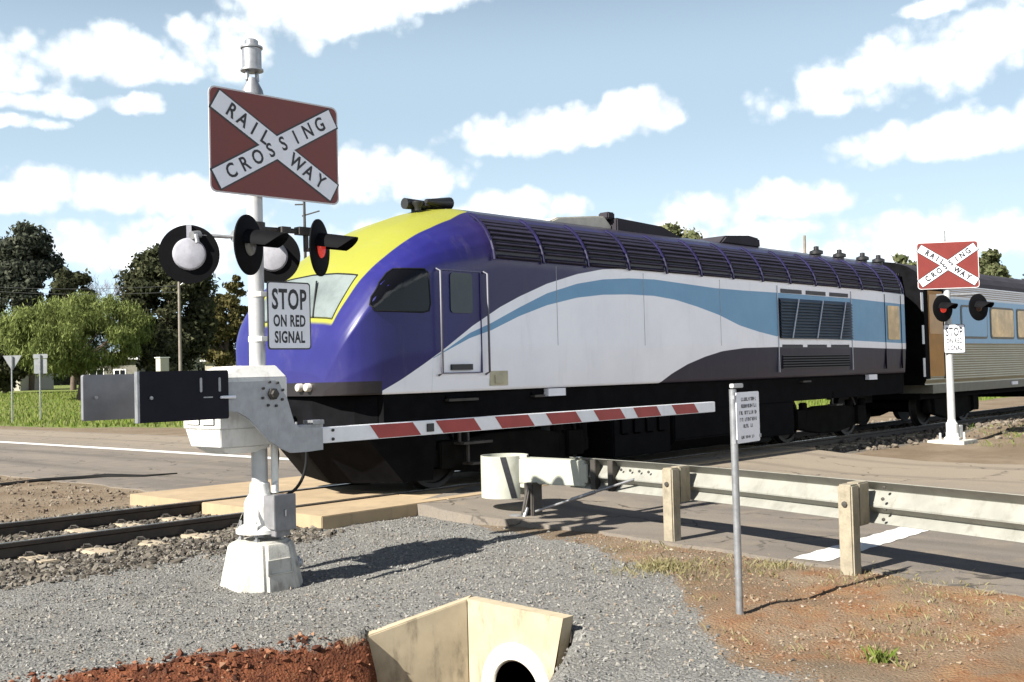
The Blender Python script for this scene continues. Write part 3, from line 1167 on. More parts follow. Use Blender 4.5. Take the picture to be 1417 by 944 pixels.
def livery_material():
    m = bpy.data.materials.new('livery')
    m.use_nodes = True
    t = m.node_tree
    t.nodes.clear()
    N = NT(t)
    out = N.n('ShaderNodeOutputMaterial')
    p = N.n('ShaderNodeBsdfPrincipled')

    def att(nm):
        return N.n('ShaderNodeAttribute', attribute_name=nm).outputs['Fac']

    def on(nm, w=.004):
        return N.smooth(att(nm), -w, w)
    tc = N.n('ShaderNodeTexCoord')
    ob = tc.outputs['Object']
    g = N.noise(ob, 1.3, 6, .65)
    mp = N.n('ShaderNodeMapping')
    mp.inputs['Scale'].default_value = (2.2, 1, .35)
    N.link(ob, mp.inputs[0])
    st = N.noise(mp.outputs[0], 2.6, 7, .7)
    navy = N.mix(N.smooth(g, .3, .7), (.014, .013, .105), (.019, .018, .13))
    side = N.mix(N.smooth(g, .3, .7), (.019, .014, .066), (.026, .020, .080))
    blue = N.mix(N.smooth(g, .3, .7), (.125, .285, .46), (.15, .32, .50))
    white = N.mix(N.smooth(g, .3, .7), (.82, .82, .87), (.88, .88, .92))
    dark = (.007, .006, .026)
    c = N.mix(on('body_side', .6), navy, side)  # lit nose and shaded side of one paint, put into the colour
    c = N.mix(on('white_top'), white, c)
    c = N.mix(on('blue_top'), N.mix(on('blue_bottom'), white, blue), c)
    c = N.mix(on('dark_top'), dark, c)
    c = N.mix(on('yellow', .012), c, (.235, .238, .034))
    c = N.mix(on('roof', .05), c, (.030, .026, .040))
    c = N.mix(on('bumper', .008), c, (.008, .007, .011))
    grime = N.math('MULTIPLY', N.smooth(st, .52, .80), .13)
    c = N.mix(grime, c, (.22, .19, .17))
    sp_ = N.n('ShaderNodeSeparateXYZ')
    N.link(ob, sp_.inputs[0])
    dust = N.math('MULTIPLY', N.smooth(N.math('ADD', sp_.outputs[2], N.math('MULTIPLY', st, .5)), 1.95, 1.40), .05)
    c = N.mix(dust, c, (.23, .19, .15))
    N.link(c, p.inputs['Base Color'])
    N.link(N.math('ADD', .27, N.math('MULTIPLY', st, .2)), p.inputs['Roughness'])
    p.inputs['Coat Weight'].default_value = .12
    p.inputs['Coat Roughness'].default_value = .12
    p.inputs['Specular IOR Level'].default_value = .3
    b = N.n('ShaderNodeBump')
    b.inputs['Strength'].default_value = .10
    b.inputs['Distance'].default_value = .02
    N.link(N.noise(ob, .9, 3, .5), b.inputs['Height'])
    N.link(b.outputs[0], p.inputs['Normal'])
    N.link(p.outputs[0], out.inputs[0])
    return m


M['livery'] = livery_material()

WHITE_TOP = [(535, 541.5), (559, 525), (590.6, 501.5), (616, 482), (654, 451), (692, 425), (718.6, 410.5), (757, 392.7), (798.7, 379.4), (834, 372.8), (870, 371.4), (905.4, 374.3), (947, 378), (988.5, 382.3), (1030, 385.5), (1074.5, 390), (1176, 397.5), (1244, 407)]
BLUE_TOP = [(600, 495), (618, 483.5), (650, 461), (680, 447), (718.6, 425.5), (757, 406), (798.7, 392.7), (834, 386.8), (870, 385.3), (905.4, 386.8), (947, 392.7), (988.5, 398.7), (1030, 402.2), (1074.5, 405), (1176, 413), (1244, 420.6)]
BLUE_BOT = [(600, 496), (618, 485.5), (650, 468), (680, 457), (718.6, 437.5), (757, 422.4), (798.7, 412), (834, 408), (870, 407.5), (905.4, 409.6), (935, 415), (965, 424.5), (994.5, 435.7), (1024, 450.6), (1051, 459.5), (1074.5, 465.4), (1176, 471), (1244, 474.8)]
DARK_TOP = [(905, 533), (917, 529), (932, 517), (953, 504), (976.7, 493.6), (1000, 486), (1030, 481.7), (1074.5, 480.3), (1176, 480.5), (1246, 483)]


def build_body(parent):
    us = np.concatenate([np.arange(0, .15, .0075), np.arange(.15, 3.2, .03), np.arange(3.2, TAIL_X - NOSE_X - .35, .06), np.linspace(TAIL_X - NOSE_X - .35, TAIL_X - NOSE_X, 8)])
    sn = np.linspace(0, 1, 84)
    parts = []
    U, S = np.meshgrid(us, sn, indexing='ij')
    near = hull(U, S, -1)
    far = hull(U, S[:, ::-1], 1)[:, 1:]
    G = np.concatenate([near, far], 1)
    # rounded tail
    q = np.clip((U - (TAIL_X - NOSE_X - .35)) / .35, 0, 1)
    sh = 1 - .10 * q ** 2.5
    sh = np.concatenate([sh, sh[:, 1:]], 1)
    G[..., 1] = TRACK_Y + (G[..., 1] - TRACK_Y) * sh
    n, m = G.shape[:2]
    V = G.reshape(-1, 3) - np.array(root_loc(parent))
    X, Y, Z = G[..., 0].ravel(), G[..., 1].ravel(), G[..., 2].ravel()
    yo = np.abs(Y - TRACK_Y)

    def line(pts, lo, hi):
        xs, zs = px_curve(pts)
        return Z - np.where(X < xs[0], lo, np.where(X > xs[-1], hi if hi is not None else zs[-1], np.interp(X, xs, zs)))
    u = X - NOSE_X
    # yellow runs over the front and sweeps in towards the cab roof
    lim = np.interp(u, [0, .08, .14, .30, .52, .8, 1.2, 1.6, 2.0, 2.4, 2.8, 3.05], [.6, .78, .84, .90, .96, .98, .97, .94, .88, .76, .48, 0])
    A = {'white_top': line(WHITE_TOP, 0, None), 'blue_top': line(BLUE_TOP, 0, None), 'blue_bottom': line(BLUE_BOT, 0, None),
         'dark_top': -line(DARK_TOP, 1.0, None) * -1,
         'yellow': np.minimum(lim - yo, np.minimum(u - .132, 2.95 - u)), 'roof': np.minimum(Z - 3.66, u - 2.5) * 1.0,
         'bumper': np.minimum(1.555 - Z, .47 - u), 'body_side': u - 1.9}
    # where the livery bands are absent at the nose, push them off
    noz = X < px_curve(WHITE_TOP)[0][0]
    A['white_top'] = np.where(noz, 1, A['white_top'])
    A['blue_top'] = np.where(X < px_curve(BLUE_TOP)[0][0], 1, A['blue_top'])
    A['dark_top'] = np.where(X < px_curve(DARK_TOP)[0][0], 1, A['dark_top'])
    idx = grid_faces(n, m)
    o = np_mesh('body', V, idx, 'livery', A, smooth=True)
    # close the nose, tail and floor
    me = o.data
    bm = bmesh.new()
    bm.from_mesh(me)
    bm.verts.ensure_lookup_table()
    for row in (0, n - 1):
        ring = [bm.verts[row * m + j] for j in range(m)]
        try:
            f = bm.faces.new(ring if row else ring[::-1])
        except ValueError:
            pass
    floor = [bm.verts[i * m] for i in range(n)] + [bm.verts[i * m + m - 1] for i in range(n - 1, -1, -1)]
    try:
        bm.faces.new(floor)
    except ValueError:
        pass
    bmesh.ops.recalc_face_normals(bm, faces=bm.faces)
    bm.to_mesh(me)
    bm.free()
    o.parent = parent
    return o


def skin_patch(name, parent, material, u0, u1, ylim, zlo=None, nu=24, ny=40, off=.006, s0=.3):
    """sheet lying just proud of the sloping front between u0 and u1, |y| < ylim"""
    mb = MB()
    grid = []
    for i in range(nu + 1):
        u = u0 + (u1 - u0) * i / nu
        row = []
        lim = ylim(u)
        ss = np.linspace(.25, 1, 400)
        h = hull(np.full(400, u), ss, -1)
        yo = TRACK_Y - h[:, 1]
        for j in range(ny + 1):
            y = -lim + 2 * lim * j / ny
            k = np.interp(-abs(y), -yo, ss)
            p = hull(u, k, 1 if y > 0 else -1)
            row.append(Vector(p))
        grid.append(row)
    vs, fs = [], []
    for i in range(nu + 1):
        for j in range(ny + 1):
            a = grid[min(i + 1, nu)][j] - grid[max(i - 1, 0)][j]
            b = grid[i][min(j + 1, ny)] - grid[i][max(j - 1, 0)]
            nrm = a.cross(b)
            if nrm.z < 0:
                nrm = -nrm
            vs.append(grid[i][j] + nrm.normalized() * off)
    for i in range(nu):
        for j in range(ny):
            fs.append((i * (ny + 1) + j, (i + 1) * (ny + 1) + j, (i + 1) * (ny + 1) + j + 1, i * (ny + 1) + j + 1))
    mb.add(vs, fs)
    return mb.build(name, material, parent, smooth=40)


def side_T(Y):
    """local x = along the train, y = up, z = towards the camera's side"""
    return frame((0, Y, 0), (1, 0, 0), (0, 0, 1))


def wheelset_bogie(parent, cx, wb=2.4, r=.44, frame_z=.62):
    mb = MB()
    for sy in (-1, 1):
        y = TRACK_Y + sy * .98
        T = side_T(y + .07)
        a, b = wb / 2 + .35, wb / 2 - .25
        mb.prism([(cx - a, frame_z + .06), (cx - a, frame_z - .12), (cx - b, frame_z - .22), (cx - .35, frame_z - .3), (cx + .35, frame_z - .3), (cx + b, frame_z - .22), (cx + a, frame_z - .12), (cx + a, frame_z + .06), (cx + .5, frame_z + .22), (cx - .5, frame_z + .22)], 0, .14, 0, T)
        for sx in (-1, 1):
            x = cx + sx * wb / 2
            mb.box(x - .17, x + .17, y - .13, y + .13, RAIL_Z + r - .18, RAIL_Z + r + .16)
            mb.tube([(x - .28, y, frame_z - .1), (x - .28, y, frame_z + .3)], .08, 10)
            mb.tube([(x + .28, y, frame_z - .1), (x + .28, y, frame_z + .3)], .08, 10)
    mb.box(cx - .3, cx + .3, TRACK_Y - 1.0, TRACK_Y + 1.0, .45, .75)
    bg = mb.build('bogie', 'train_grime', parent, bevel=.015)
    for sx in (-1, 1):
        x = cx + sx * wb / 2
        for y in (RAIL_N, RAIL_F):
            w = MB()
            sg = -1 if y < TRACK_Y else 1
            T = frame((x, y, RAIL_Z + r + .004), (1, 0, 0), (0, 0, 1)) if sg < 0 else frame((x, y, RAIL_Z + r + .004), (-1, 0, 0), (0, 0, 1))
            w.lathe([(.09, .09), (.16, .075), (.30, .02), (r - .07, .02), (r - .06, .06), (r - .005, .065), (r + .003, -.05), (r + .028, -.06), (r + .028, -.085), (.1, -.085)], 36, 0, T)
            w.build('wheel', 'wheel_steel', bg, smooth=35)
        ax = MB()
        ax.tube([(x, RAIL_N + .05, RAIL_Z + r), (x, RAIL_F - .05, RAIL_Z + r)], .08, 12)
        ax.build('axle', 'train_grime', bg)
    return bg


def power_car():
    t = thing('power_car', 'blue and white diesel power car with a yellow nose, leading the train', 'locomotive', (14.6, TRACK_Y, RAIL_Z))
    build_body(t)
    # windscreen and side windows
    def skin_at(x, y):
        Y = SIDE
        for k in range(14):
            p = onY(x, y, Y)
            ss = np.linspace(0, .75, 300)
            h = hull(np.full(300, max(p.x - NOSE_X, 0)), ss, -1)
            Y = .5 * Y + .5 * float(np.interp(p.z, h[:, 2], h[:, 1]))
        return (p.x, p.z)
    ws = skin_patch('windscreen', t, 'glass_sky', .165, .50, lambda u: .80 + .05 * (u - .165) / .335, off=.008)
    wf = MB()
    def edge(u0, y0, u1, y1, n=14):
        return [hull_on(u0 + (u1 - u0) * k / n, abs(y0 + (y1 - y0) * k / n), -1 if y0 + (y1 - y0) * k / n < 0 else 1) for k in range(n + 1)]
    for e in (edge(.16, -.805, .16, .805), edge(.505, -.855, .505, .855), edge(.16, -.805, .505, -.855), edge(.16, .805, .505, .855)):
        wf.tube(e, .007, 6)
    wf.tube(edge(.505, -.855, .505, .855), .016, 6)
    wf.build('window_seal', 'rubber', ws)
    for k in (-.45, .35):
        wp = MB()
        a, b = hull_on(.15, abs(k), -1 if k < 0 else 1), hull_on(.42, abs(k + .25), -1 if k + .25 < 0 else 1)
        wp.tube([a + Vector((0, 0, .03)), b + Vector((-.02, 0, .03))], .012, 6)
        wp.build('wiper', 'black', ws)
    def sp(x, y):
        p = onY(x, y, SIDE)
        return (p.x, p.z)
    T = side_T(SIDE - .004)
    pts = [skin_at(*q) for q in [(511, 422), (513, 411), (524, 391), (534, 378), (543, 372), (586, 372), (592, 378), (595, 420), (593, 430), (585, 432), (518, 430)]]
    dense = []
    for k in range(len(pts)):
        a, b = Vector(pts[k]), Vector(pts[(k + 1) % len(pts)])
        dense += [a.lerp(b, i / 5) for i in range(5)]
    cen = sum(dense, Vector((0, 0))) / len(dense)

    def on_side(p, off):
        ss = np.linspace(0, .75, 300)
        h = hull(np.full(300, p.x - NOSE_X), ss, -1)
        return Vector((p.x, float(np.interp(p.y, h[:, 2], h[:, 1])) - off, p.y))
    mb = MB()
    n = len(dense)
    rings = [[on_side(cen.lerp(p, f), .008) for p in dense] for f in (.0001, .3, .6, .85, 1.0)]
    mb.add([v for r in rings for v in r], [(r * n + k, r * n + (k + 1) % n, (r + 1) * n + (k + 1) % n, (r + 1) * n + k) for r in range(4) for k in range(n)])
    w = mb.build('side_window', 'glass_black', t, smooth=50)
    mb = MB()
    mb.tube(rings[-1] + [rings[-1][0]], .010, 6)
    mb.build('window_seal', 'rubber', w)
    # cab door with handrails
    x0, z0 = sp(612, 520)
    x1, z1 = sp(664, 376)
    z0 = 1.62
    dr = MB()
    for (a, b, c, d) in ((x0, x1, z0, z0 + .012), (x0, x1, z1 - .012, z1), (x0, x0 + .012, z0 + .012, z1 - .012), (x1 - .012, x1, z0 + .012, z1 - .012)):
        dr.box(a, b, SIDE - .012, SIDE + .02, c, d)
    door = dr.build('cab_door', 'navy', t)
    wd = MB()
    a, b = sp(623, 433), sp(652, 379)
    wd.prism(rrect(a[0], b[0], a[1], b[1], .05), -.02, .010, 0, T)
    wd.build('door_window', mat('glass_dim', (.03, .032, .032), .1), door)
    st = MB()
    st.box(x0 + .15, x0 + .5, SIDE - .02, SIDE + .05, 1.66, 1.73)
    st.build('door_step', 'black', door)
    for xx in (x0 - .055, x1 + .06):
        hr = MB()
        hr.tube([(xx, SIDE + .0, 1.60), (xx, SIDE - .07, 1.63), (xx, SIDE - .07, z1 - .03), (xx, SIDE, z1)], .014, 8)
        hr.build('handrail', M['rail_dull'], t, smooth=60)
    # small plates on the side
    a, b = sp(680, 537), sp(704, 514)
    q = MB()
    q.box(a[0], b[0], SIDE + .015, SIDE + .05, a[1] + .03, b[1] + .01)
    q.box(a[0] + .08, b[0] - .08, SIDE + .0, SIDE + .02, a[1] + .06, b[1] - .04)
    q.build('data_panel', 'label_tan', t)
    for (px0, py) in ((762, 543), (1205, 522)):
        a = onY(px0, py, SIDE)
        q = MB()
        q.box(a.x - .02, a.x + .33, SIDE + .02, SIDE + .1, a.z - .05, a.z + .05)
        q.build('reflector', 'label_white', t)
    # slatted grilles along the shoulder, bay by bay
    bays = np.linspace(9.75, 21.85, 14)
    zs = [3.10, 3.19, 3.27, 3.34, 3.41, 3.47, 3.53, 3.58]
    for sd in (-1, 1):
        for i in range(len(bays) - 1):
            xa, xb = bays[i] + .05, bays[i + 1] - .05
            mb = MB()
            def yz(z):
                f = float(np.interp(z, _pl[:, 1], _pl[:, 0]))
                return TRACK_Y + sd * f * HALF
            vs = []
            for z in (3.06, 3.16, 3.24, 3.32, 3.40, 3.48, 3.54, 3.61):
                vs += [(xa, yz(z) + sd * .012, z), (xb, yz(z) + sd * .012, z)]
            fs = [(2 * k, 2 * k + 1, 2 * k + 3, 2 * k + 2) for k in range(7)]
            if sd > 0:
                fs = [tuple(reversed(f)) for f in fs]
            mb.add(vs, fs, 0)
            for z in zs:
                y = yz(z)
                mb.add([(xa, y + sd * .01, z + .012), (xb, y + sd * .01, z + .012), (xb, y + sd * .055, z - .02), (xa, y + sd * .055, z - .02), (xa, y + sd * .01, z - .012), (xb, y + sd * .01, z - .012), (xb, y + sd * .05, z - .032), (xa, y + sd * .05, z - .032)],
                       [(0, 1, 2, 3), (7, 6, 5, 4), (3, 2, 6, 7), (0, 3, 7, 4), (1, 5, 6, 2)], 1)
            mb.build('roof_grille', ['grille_dark', 'grille_slat'], t)
        for x in bays:
            rb = MB()
            pts = [(x, TRACK_Y + sd * (float(np.interp(z, _pl[:, 1], _pl[:, 0])) * HALF + .035), z) for z in (3.04, 3.16, 3.28, 3.40, 3.50, 3.60, 3.66)]
            for k in range(len(pts) - 1):
                rb.tube([pts[k], pts[k + 1]], .021, 6)
            rb.build('grille_rib', M['rib_purple'], t)
    # big radiator grille in the side
    a, b = onY(1079, 474, SIDE), onY(1175, 396, SIDE)
    gx0, gx1 = a.x, b.x
    gz0, gz1 = onY(1079, 468, SIDE).z, onY(1079, 413, SIDE).z
    mb = MB()
    mb.box(gx0, gx1, SIDE - .006, SIDE + .03, gz0, gz1, 0)
    nsl = 13
    for k in range(nsl):
        z = gz0 + (k + .5) * (gz1 - gz0) / nsl
        mb.add([(gx0, SIDE - .008, z + .035), (gx1, SIDE - .008, z + .035), (gx1, SIDE - .055, z - .025), (gx0, SIDE - .055, z - .025)], [(0, 3, 2, 1)], 1)
        mb.add([(gx0, SIDE - .055, z - .025), (gx1, SIDE - .055, z - .025), (gx1, SIDE - .05, z - .035), (gx0, SIDE - .05, z - .035)], [(0, 3, 2, 1)], 1)
    g = mb.build('radiator_grille', ['grille_dark', mat('radiator_slat', (.06, .085, .115), .45, .2)], t)
    for k in range(3):
        q = MB()
        xx = gx0 + (k + .38) * (gx1 - gx0) / 3
        q.tube([(xx, SIDE - .065, gz0), (xx + .26, SIDE - .065, gz1)], .014, 6)
        q.build('grille_brace', 'handrail', g)
    for k in range(3):
        xa = gx0 + .08 + k * (gx1 - gx0) / 3
        for ya, za, zc in ((SIDE - .01, gz1 + .10, gz1 + .17), (SIDE, gz0 - .17, gz0 - .11)):
            q = MB()
            q.box(xa, xa + (gx1 - gx0) / 3 - .16, ya, ya + .03, za, zc)
            q.build('air_slot', 'grille_dark', t)
    for xx in (gx0 - .05, gx1 + .03):
        q = MB()
        q.box(xx, xx + .02, SIDE - .012, SIDE + .02, 1.5, 3.0)
        q.build('panel_joint', 'handrail', t)
    for xx in (10.95, 12.9, 14.95):
        q = MB()
        q.box(xx, xx + .008, SIDE - .003, SIDE + .02, 1.96, 3.02)
        q.build('panel_joint', 'bracket_grey', t)
    # dark lower louvres below the radiator
    q = MB()
    q.box(gx0 + .1, gx1 - .1, SIDE + .0, SIDE + .04, 1.56, 1.80, 0)
    for k in range(5):
        z = 1.58 + k * .045
        q.box(gx0 + .1, gx1 - .1, SIDE - .012, SIDE + .0, z, z + .02, 1)
    q.build('vent', ['grille_dark', 'train_black'], t)
    # guard's door at the tail with its amber pane
    a, b = onY(1229, 472, SIDE), onY(1243, 424, SIDE)
    q = MB()
    q.prism(rrect(a.x, b.x, a.z + .03, b.z, .03), 0, .012, 0, T)
    q.build('door_window', 'glass_tan', t)
    for xx in (a.x - .12, b.x + .1):
        q = MB()
        q.box(xx, xx + .015, SIDE - .008, SIDE + .02, 1.5, 3.0)
        q.build('door_seam', 'train_black', t)
    # roof gear
    ho = MB()
    hp = onY(578, 284, TRACK_Y)
    hz = hp.z - .10
    for dx, r, dy in ((-.16, .075, -.18), (.10, .10, -.05), (.30, .085, .2)):
        ho.lathe([(.04, 0), (.045, .05), (r, .09), (r, .12), (.03, .125)], 16, 0, Matrix.Translation((hp.x + dx, TRACK_Y + dy, hz - .01)))
    ho.tube([(hp.x - .28, TRACK_Y - .05, hz + .09), (hp.x + .42, TRACK_Y - .05, hz + .10)], [.075, .055], 12)
    ho.tube([(hp.x - .05, TRACK_Y - .22, hz + .12), (hp.x + .42, TRACK_Y - .18, hz + .14)], [.03, .085], 12)
    ho.tube([(hp.x - .1, TRACK_Y - .05, hz - .3), (hp.x - .1, TRACK_Y - .05, hz + .05)], .05, 8)
    ho.tube([(hp.x + .2, TRACK_Y + .1, hz - .3), (hp.x + .2, TRACK_Y + .1, hz + .05)], .05, 8)
    ho.build('horn_cluster', 'black', t, smooth=40)
    hx0 = onY(752, 305, TRACK_Y - .3).x
    hx1 = onY(800, 300, TRACK_Y - .3).x
    hx2 = onY(905, 326, TRACK_Y - .3).x
    q = MB()
    q.prism([(hx0 - .25, 3.75), (hx0 + .1, 3.88), (hx1 + .2, 3.98), (hx1 + .4, 3.99), (hx1 + .7, 3.75)], -.45, .5, 0, frame((0, TRACK_Y, 0), (1, 0, 0), (0, 0, 1)))
    q.build('exhaust_housing', 'roof_pale', t, bevel=.02)
    q = MB()
    q.prism([(hx1 + .55, 3.75), (hx1 + .55, 3.97), (hx2 - .2, 3.93), (hx2 + .5, 3.75)], -.5, .62, 0, frame((0, TRACK_Y, 0), (1, 0, 0), (0, 0, 1)))
    q.box(hx1 + .42, hx1 + .6, TRACK_Y - .55, TRACK_Y - .35, 3.95, 4.06)
    q.build('roof_hatch', 'roof_dark', t, bevel=.02)
    fx = onY(1008, 335, TRACK_Y - .3).x
    q = MB()
    q.prism([(fx - .75, 3.78), (fx - .55, 3.93), (fx + .25, 3.99), (fx + .6, 3.96), (fx + .62, 3.78)], -.5, .6, 0, frame((0, TRACK_Y, 0), (1, 0, 0), (0, 0, 1)))
    q.build('fan_housing', 'roof_dark', t, bevel=.03)
    for px_ in (1120, 1152, 1184, 1206):
        p = onY(px_, 356, TRACK_Y - .6)
        q = MB()
        q.lathe([(.09, 3.68), (.09, 3.76), (.13, 3.77), (.13, 3.83), (.05, 3.86), (.05, 3.92), (.0, 3.93)], 12, 0, Matrix.Translation((p.x, TRACK_Y - .75, 0)))
        q.build('roof_vent', 'black', t, smooth=40)
    # underframe, bogies, tank, plough
    q = MB()
    q.box(8.0, 22.0, TRACK_Y - 1.28, TRACK_Y + 1.28, .98, 1.40)
    q.build('underframe', 'train_black', t)
    q = MB()
    q.box(16.2, 17.4, TRACK_Y - 1.28, TRACK_Y + 1.28, .40, .985)
    q.build('equipment_box', 'train_black', t, bevel=.02)
    q = MB()
    q.box(12.2, 13.6, TRACK_Y - 1.30, TRACK_Y + 1.30, .36, .985)
    for k in range(4):
        q.box(12.35 + k * .3, 12.55 + k * .3, TRACK_Y - 1.33, TRACK_Y - 1.29, .68, .92)
    q.build('battery_box', 'train_black', t, bevel=.02)
    q = MB()
    q.prism([(-1.30, .98), (-1.30, .52), (-1.1, .34), (1.1, .34), (1.30, .52), (1.30, .98)], 13.7, 16.1, 0, Matrix(((0, 0, 1, 0), (1, 0, 0, TRACK_Y), (0, 1, 0, 0), (0, 0, 0, 1))))
    q.build('fuel_tank', 'train_black', t, bevel=.02)
    wheelset_bogie(t, 10.4)
    wheelset_bogie(t, 19.2)
    # skirt under the nose and the plough
    q = MB()
    pl = [(7.80, -1.0), (8.0, -1.2), (8.9, -1.3), (8.9, 1.3), (8.0, 1.2), (7.80, 1.0), (7.58, .5), (7.55, 0), (7.58, -.5)]
    q.prism([(a, b + TRACK_Y) for a, b in pl], .95, 1.399)
    q.build('nose_skirt', 'train_black', t, bevel=.02)
    q = MB()
    lo = [(8.15, -1.1), (8.9, -1.18), (8.9, 1.18), (8.15, 1.1), (7.75, 0)]
    vs = [(7.92, TRACK_Y - 1.0, .96), (8.9, TRACK_Y - 1.2, .96), (8.9, TRACK_Y + 1.2, .96), (7.92, TRACK_Y + 1.0, .96), (7.62, TRACK_Y, .96),
          (8.5, TRACK_Y - 1.02, .34), (8.9, TRACK_Y - 1.1, .34), (8.9, TRACK_Y + 1.1, .34), (8.5, TRACK_Y + 1.02, .34), (8.2, TRACK_Y, .30)]
    q.add(vs, [(0, 5, 6, 1), (1, 6, 7, 2), (2, 7, 8, 3), (3, 8, 9, 4), (4, 9, 5, 0), (5, 9, 8, 7, 6), (0, 1, 2, 3, 4)])
    q.build('plough', 'train_black', t)
    q = MB()
    q.box(7.35, 7.7, TRACK_Y - .12, TRACK_Y + .12, 1.0, 1.25)
    q.box(7.26, 7.4, TRACK_Y - .2, TRACK_Y + .2, .95, 1.3)
    q.build('coupler', 'train_grime', t, bevel=.02)
    # lamps in the bumper under the nose
    for sd in (-1, 1):
        for k, dy in enumerate((.56, .40)):
            q = MB()
            u = .06 if k else .10
            yy = TRACK_Y + sd * dy
            cx = NOSE_X - .04
            T2 = frame((cx + .02, yy, 1.50), (0, -1, 0), (0, 0, 1))
            q.lathe([(.05, -.08), (.05, .03), (.042, .04), (.0, .045)], 18, 0, T2)
            q.build('headlight', 'lamp_clear', t, smooth=40)
    # steps and pipework picked out under the sill
    for px_, py, wd in ((640, 553, .5), (660, 612, .5), (668, 640, .4), (745, 548, .2), (1115, 528, .3), (1160, 560, .25)):
        a = onY(px_, py, SIDE + .05)
        q = MB()
        q.box(a.x - wd / 2, a.x + wd / 2, SIDE + .02, SIDE + .2, a.z - .015, a.z + .015)
        q.box(a.x - wd / 2, a.x - wd / 2 + .03, SIDE + .1, SIDE + .13, a.z, 1.1 if a.z < 1 else a.z + .05)
        q.build('step', 'steel_dark', t)
    return t


def hull_on(u, yo, side):
    ss = np.linspace(.2, 1, 400)
    h = hull(np.full(400, u), ss, -1)
    y = TRACK_Y - h[:, 1]
    return Vector(hull(u, np.interp(-yo, -y, ss), side))


power_car()


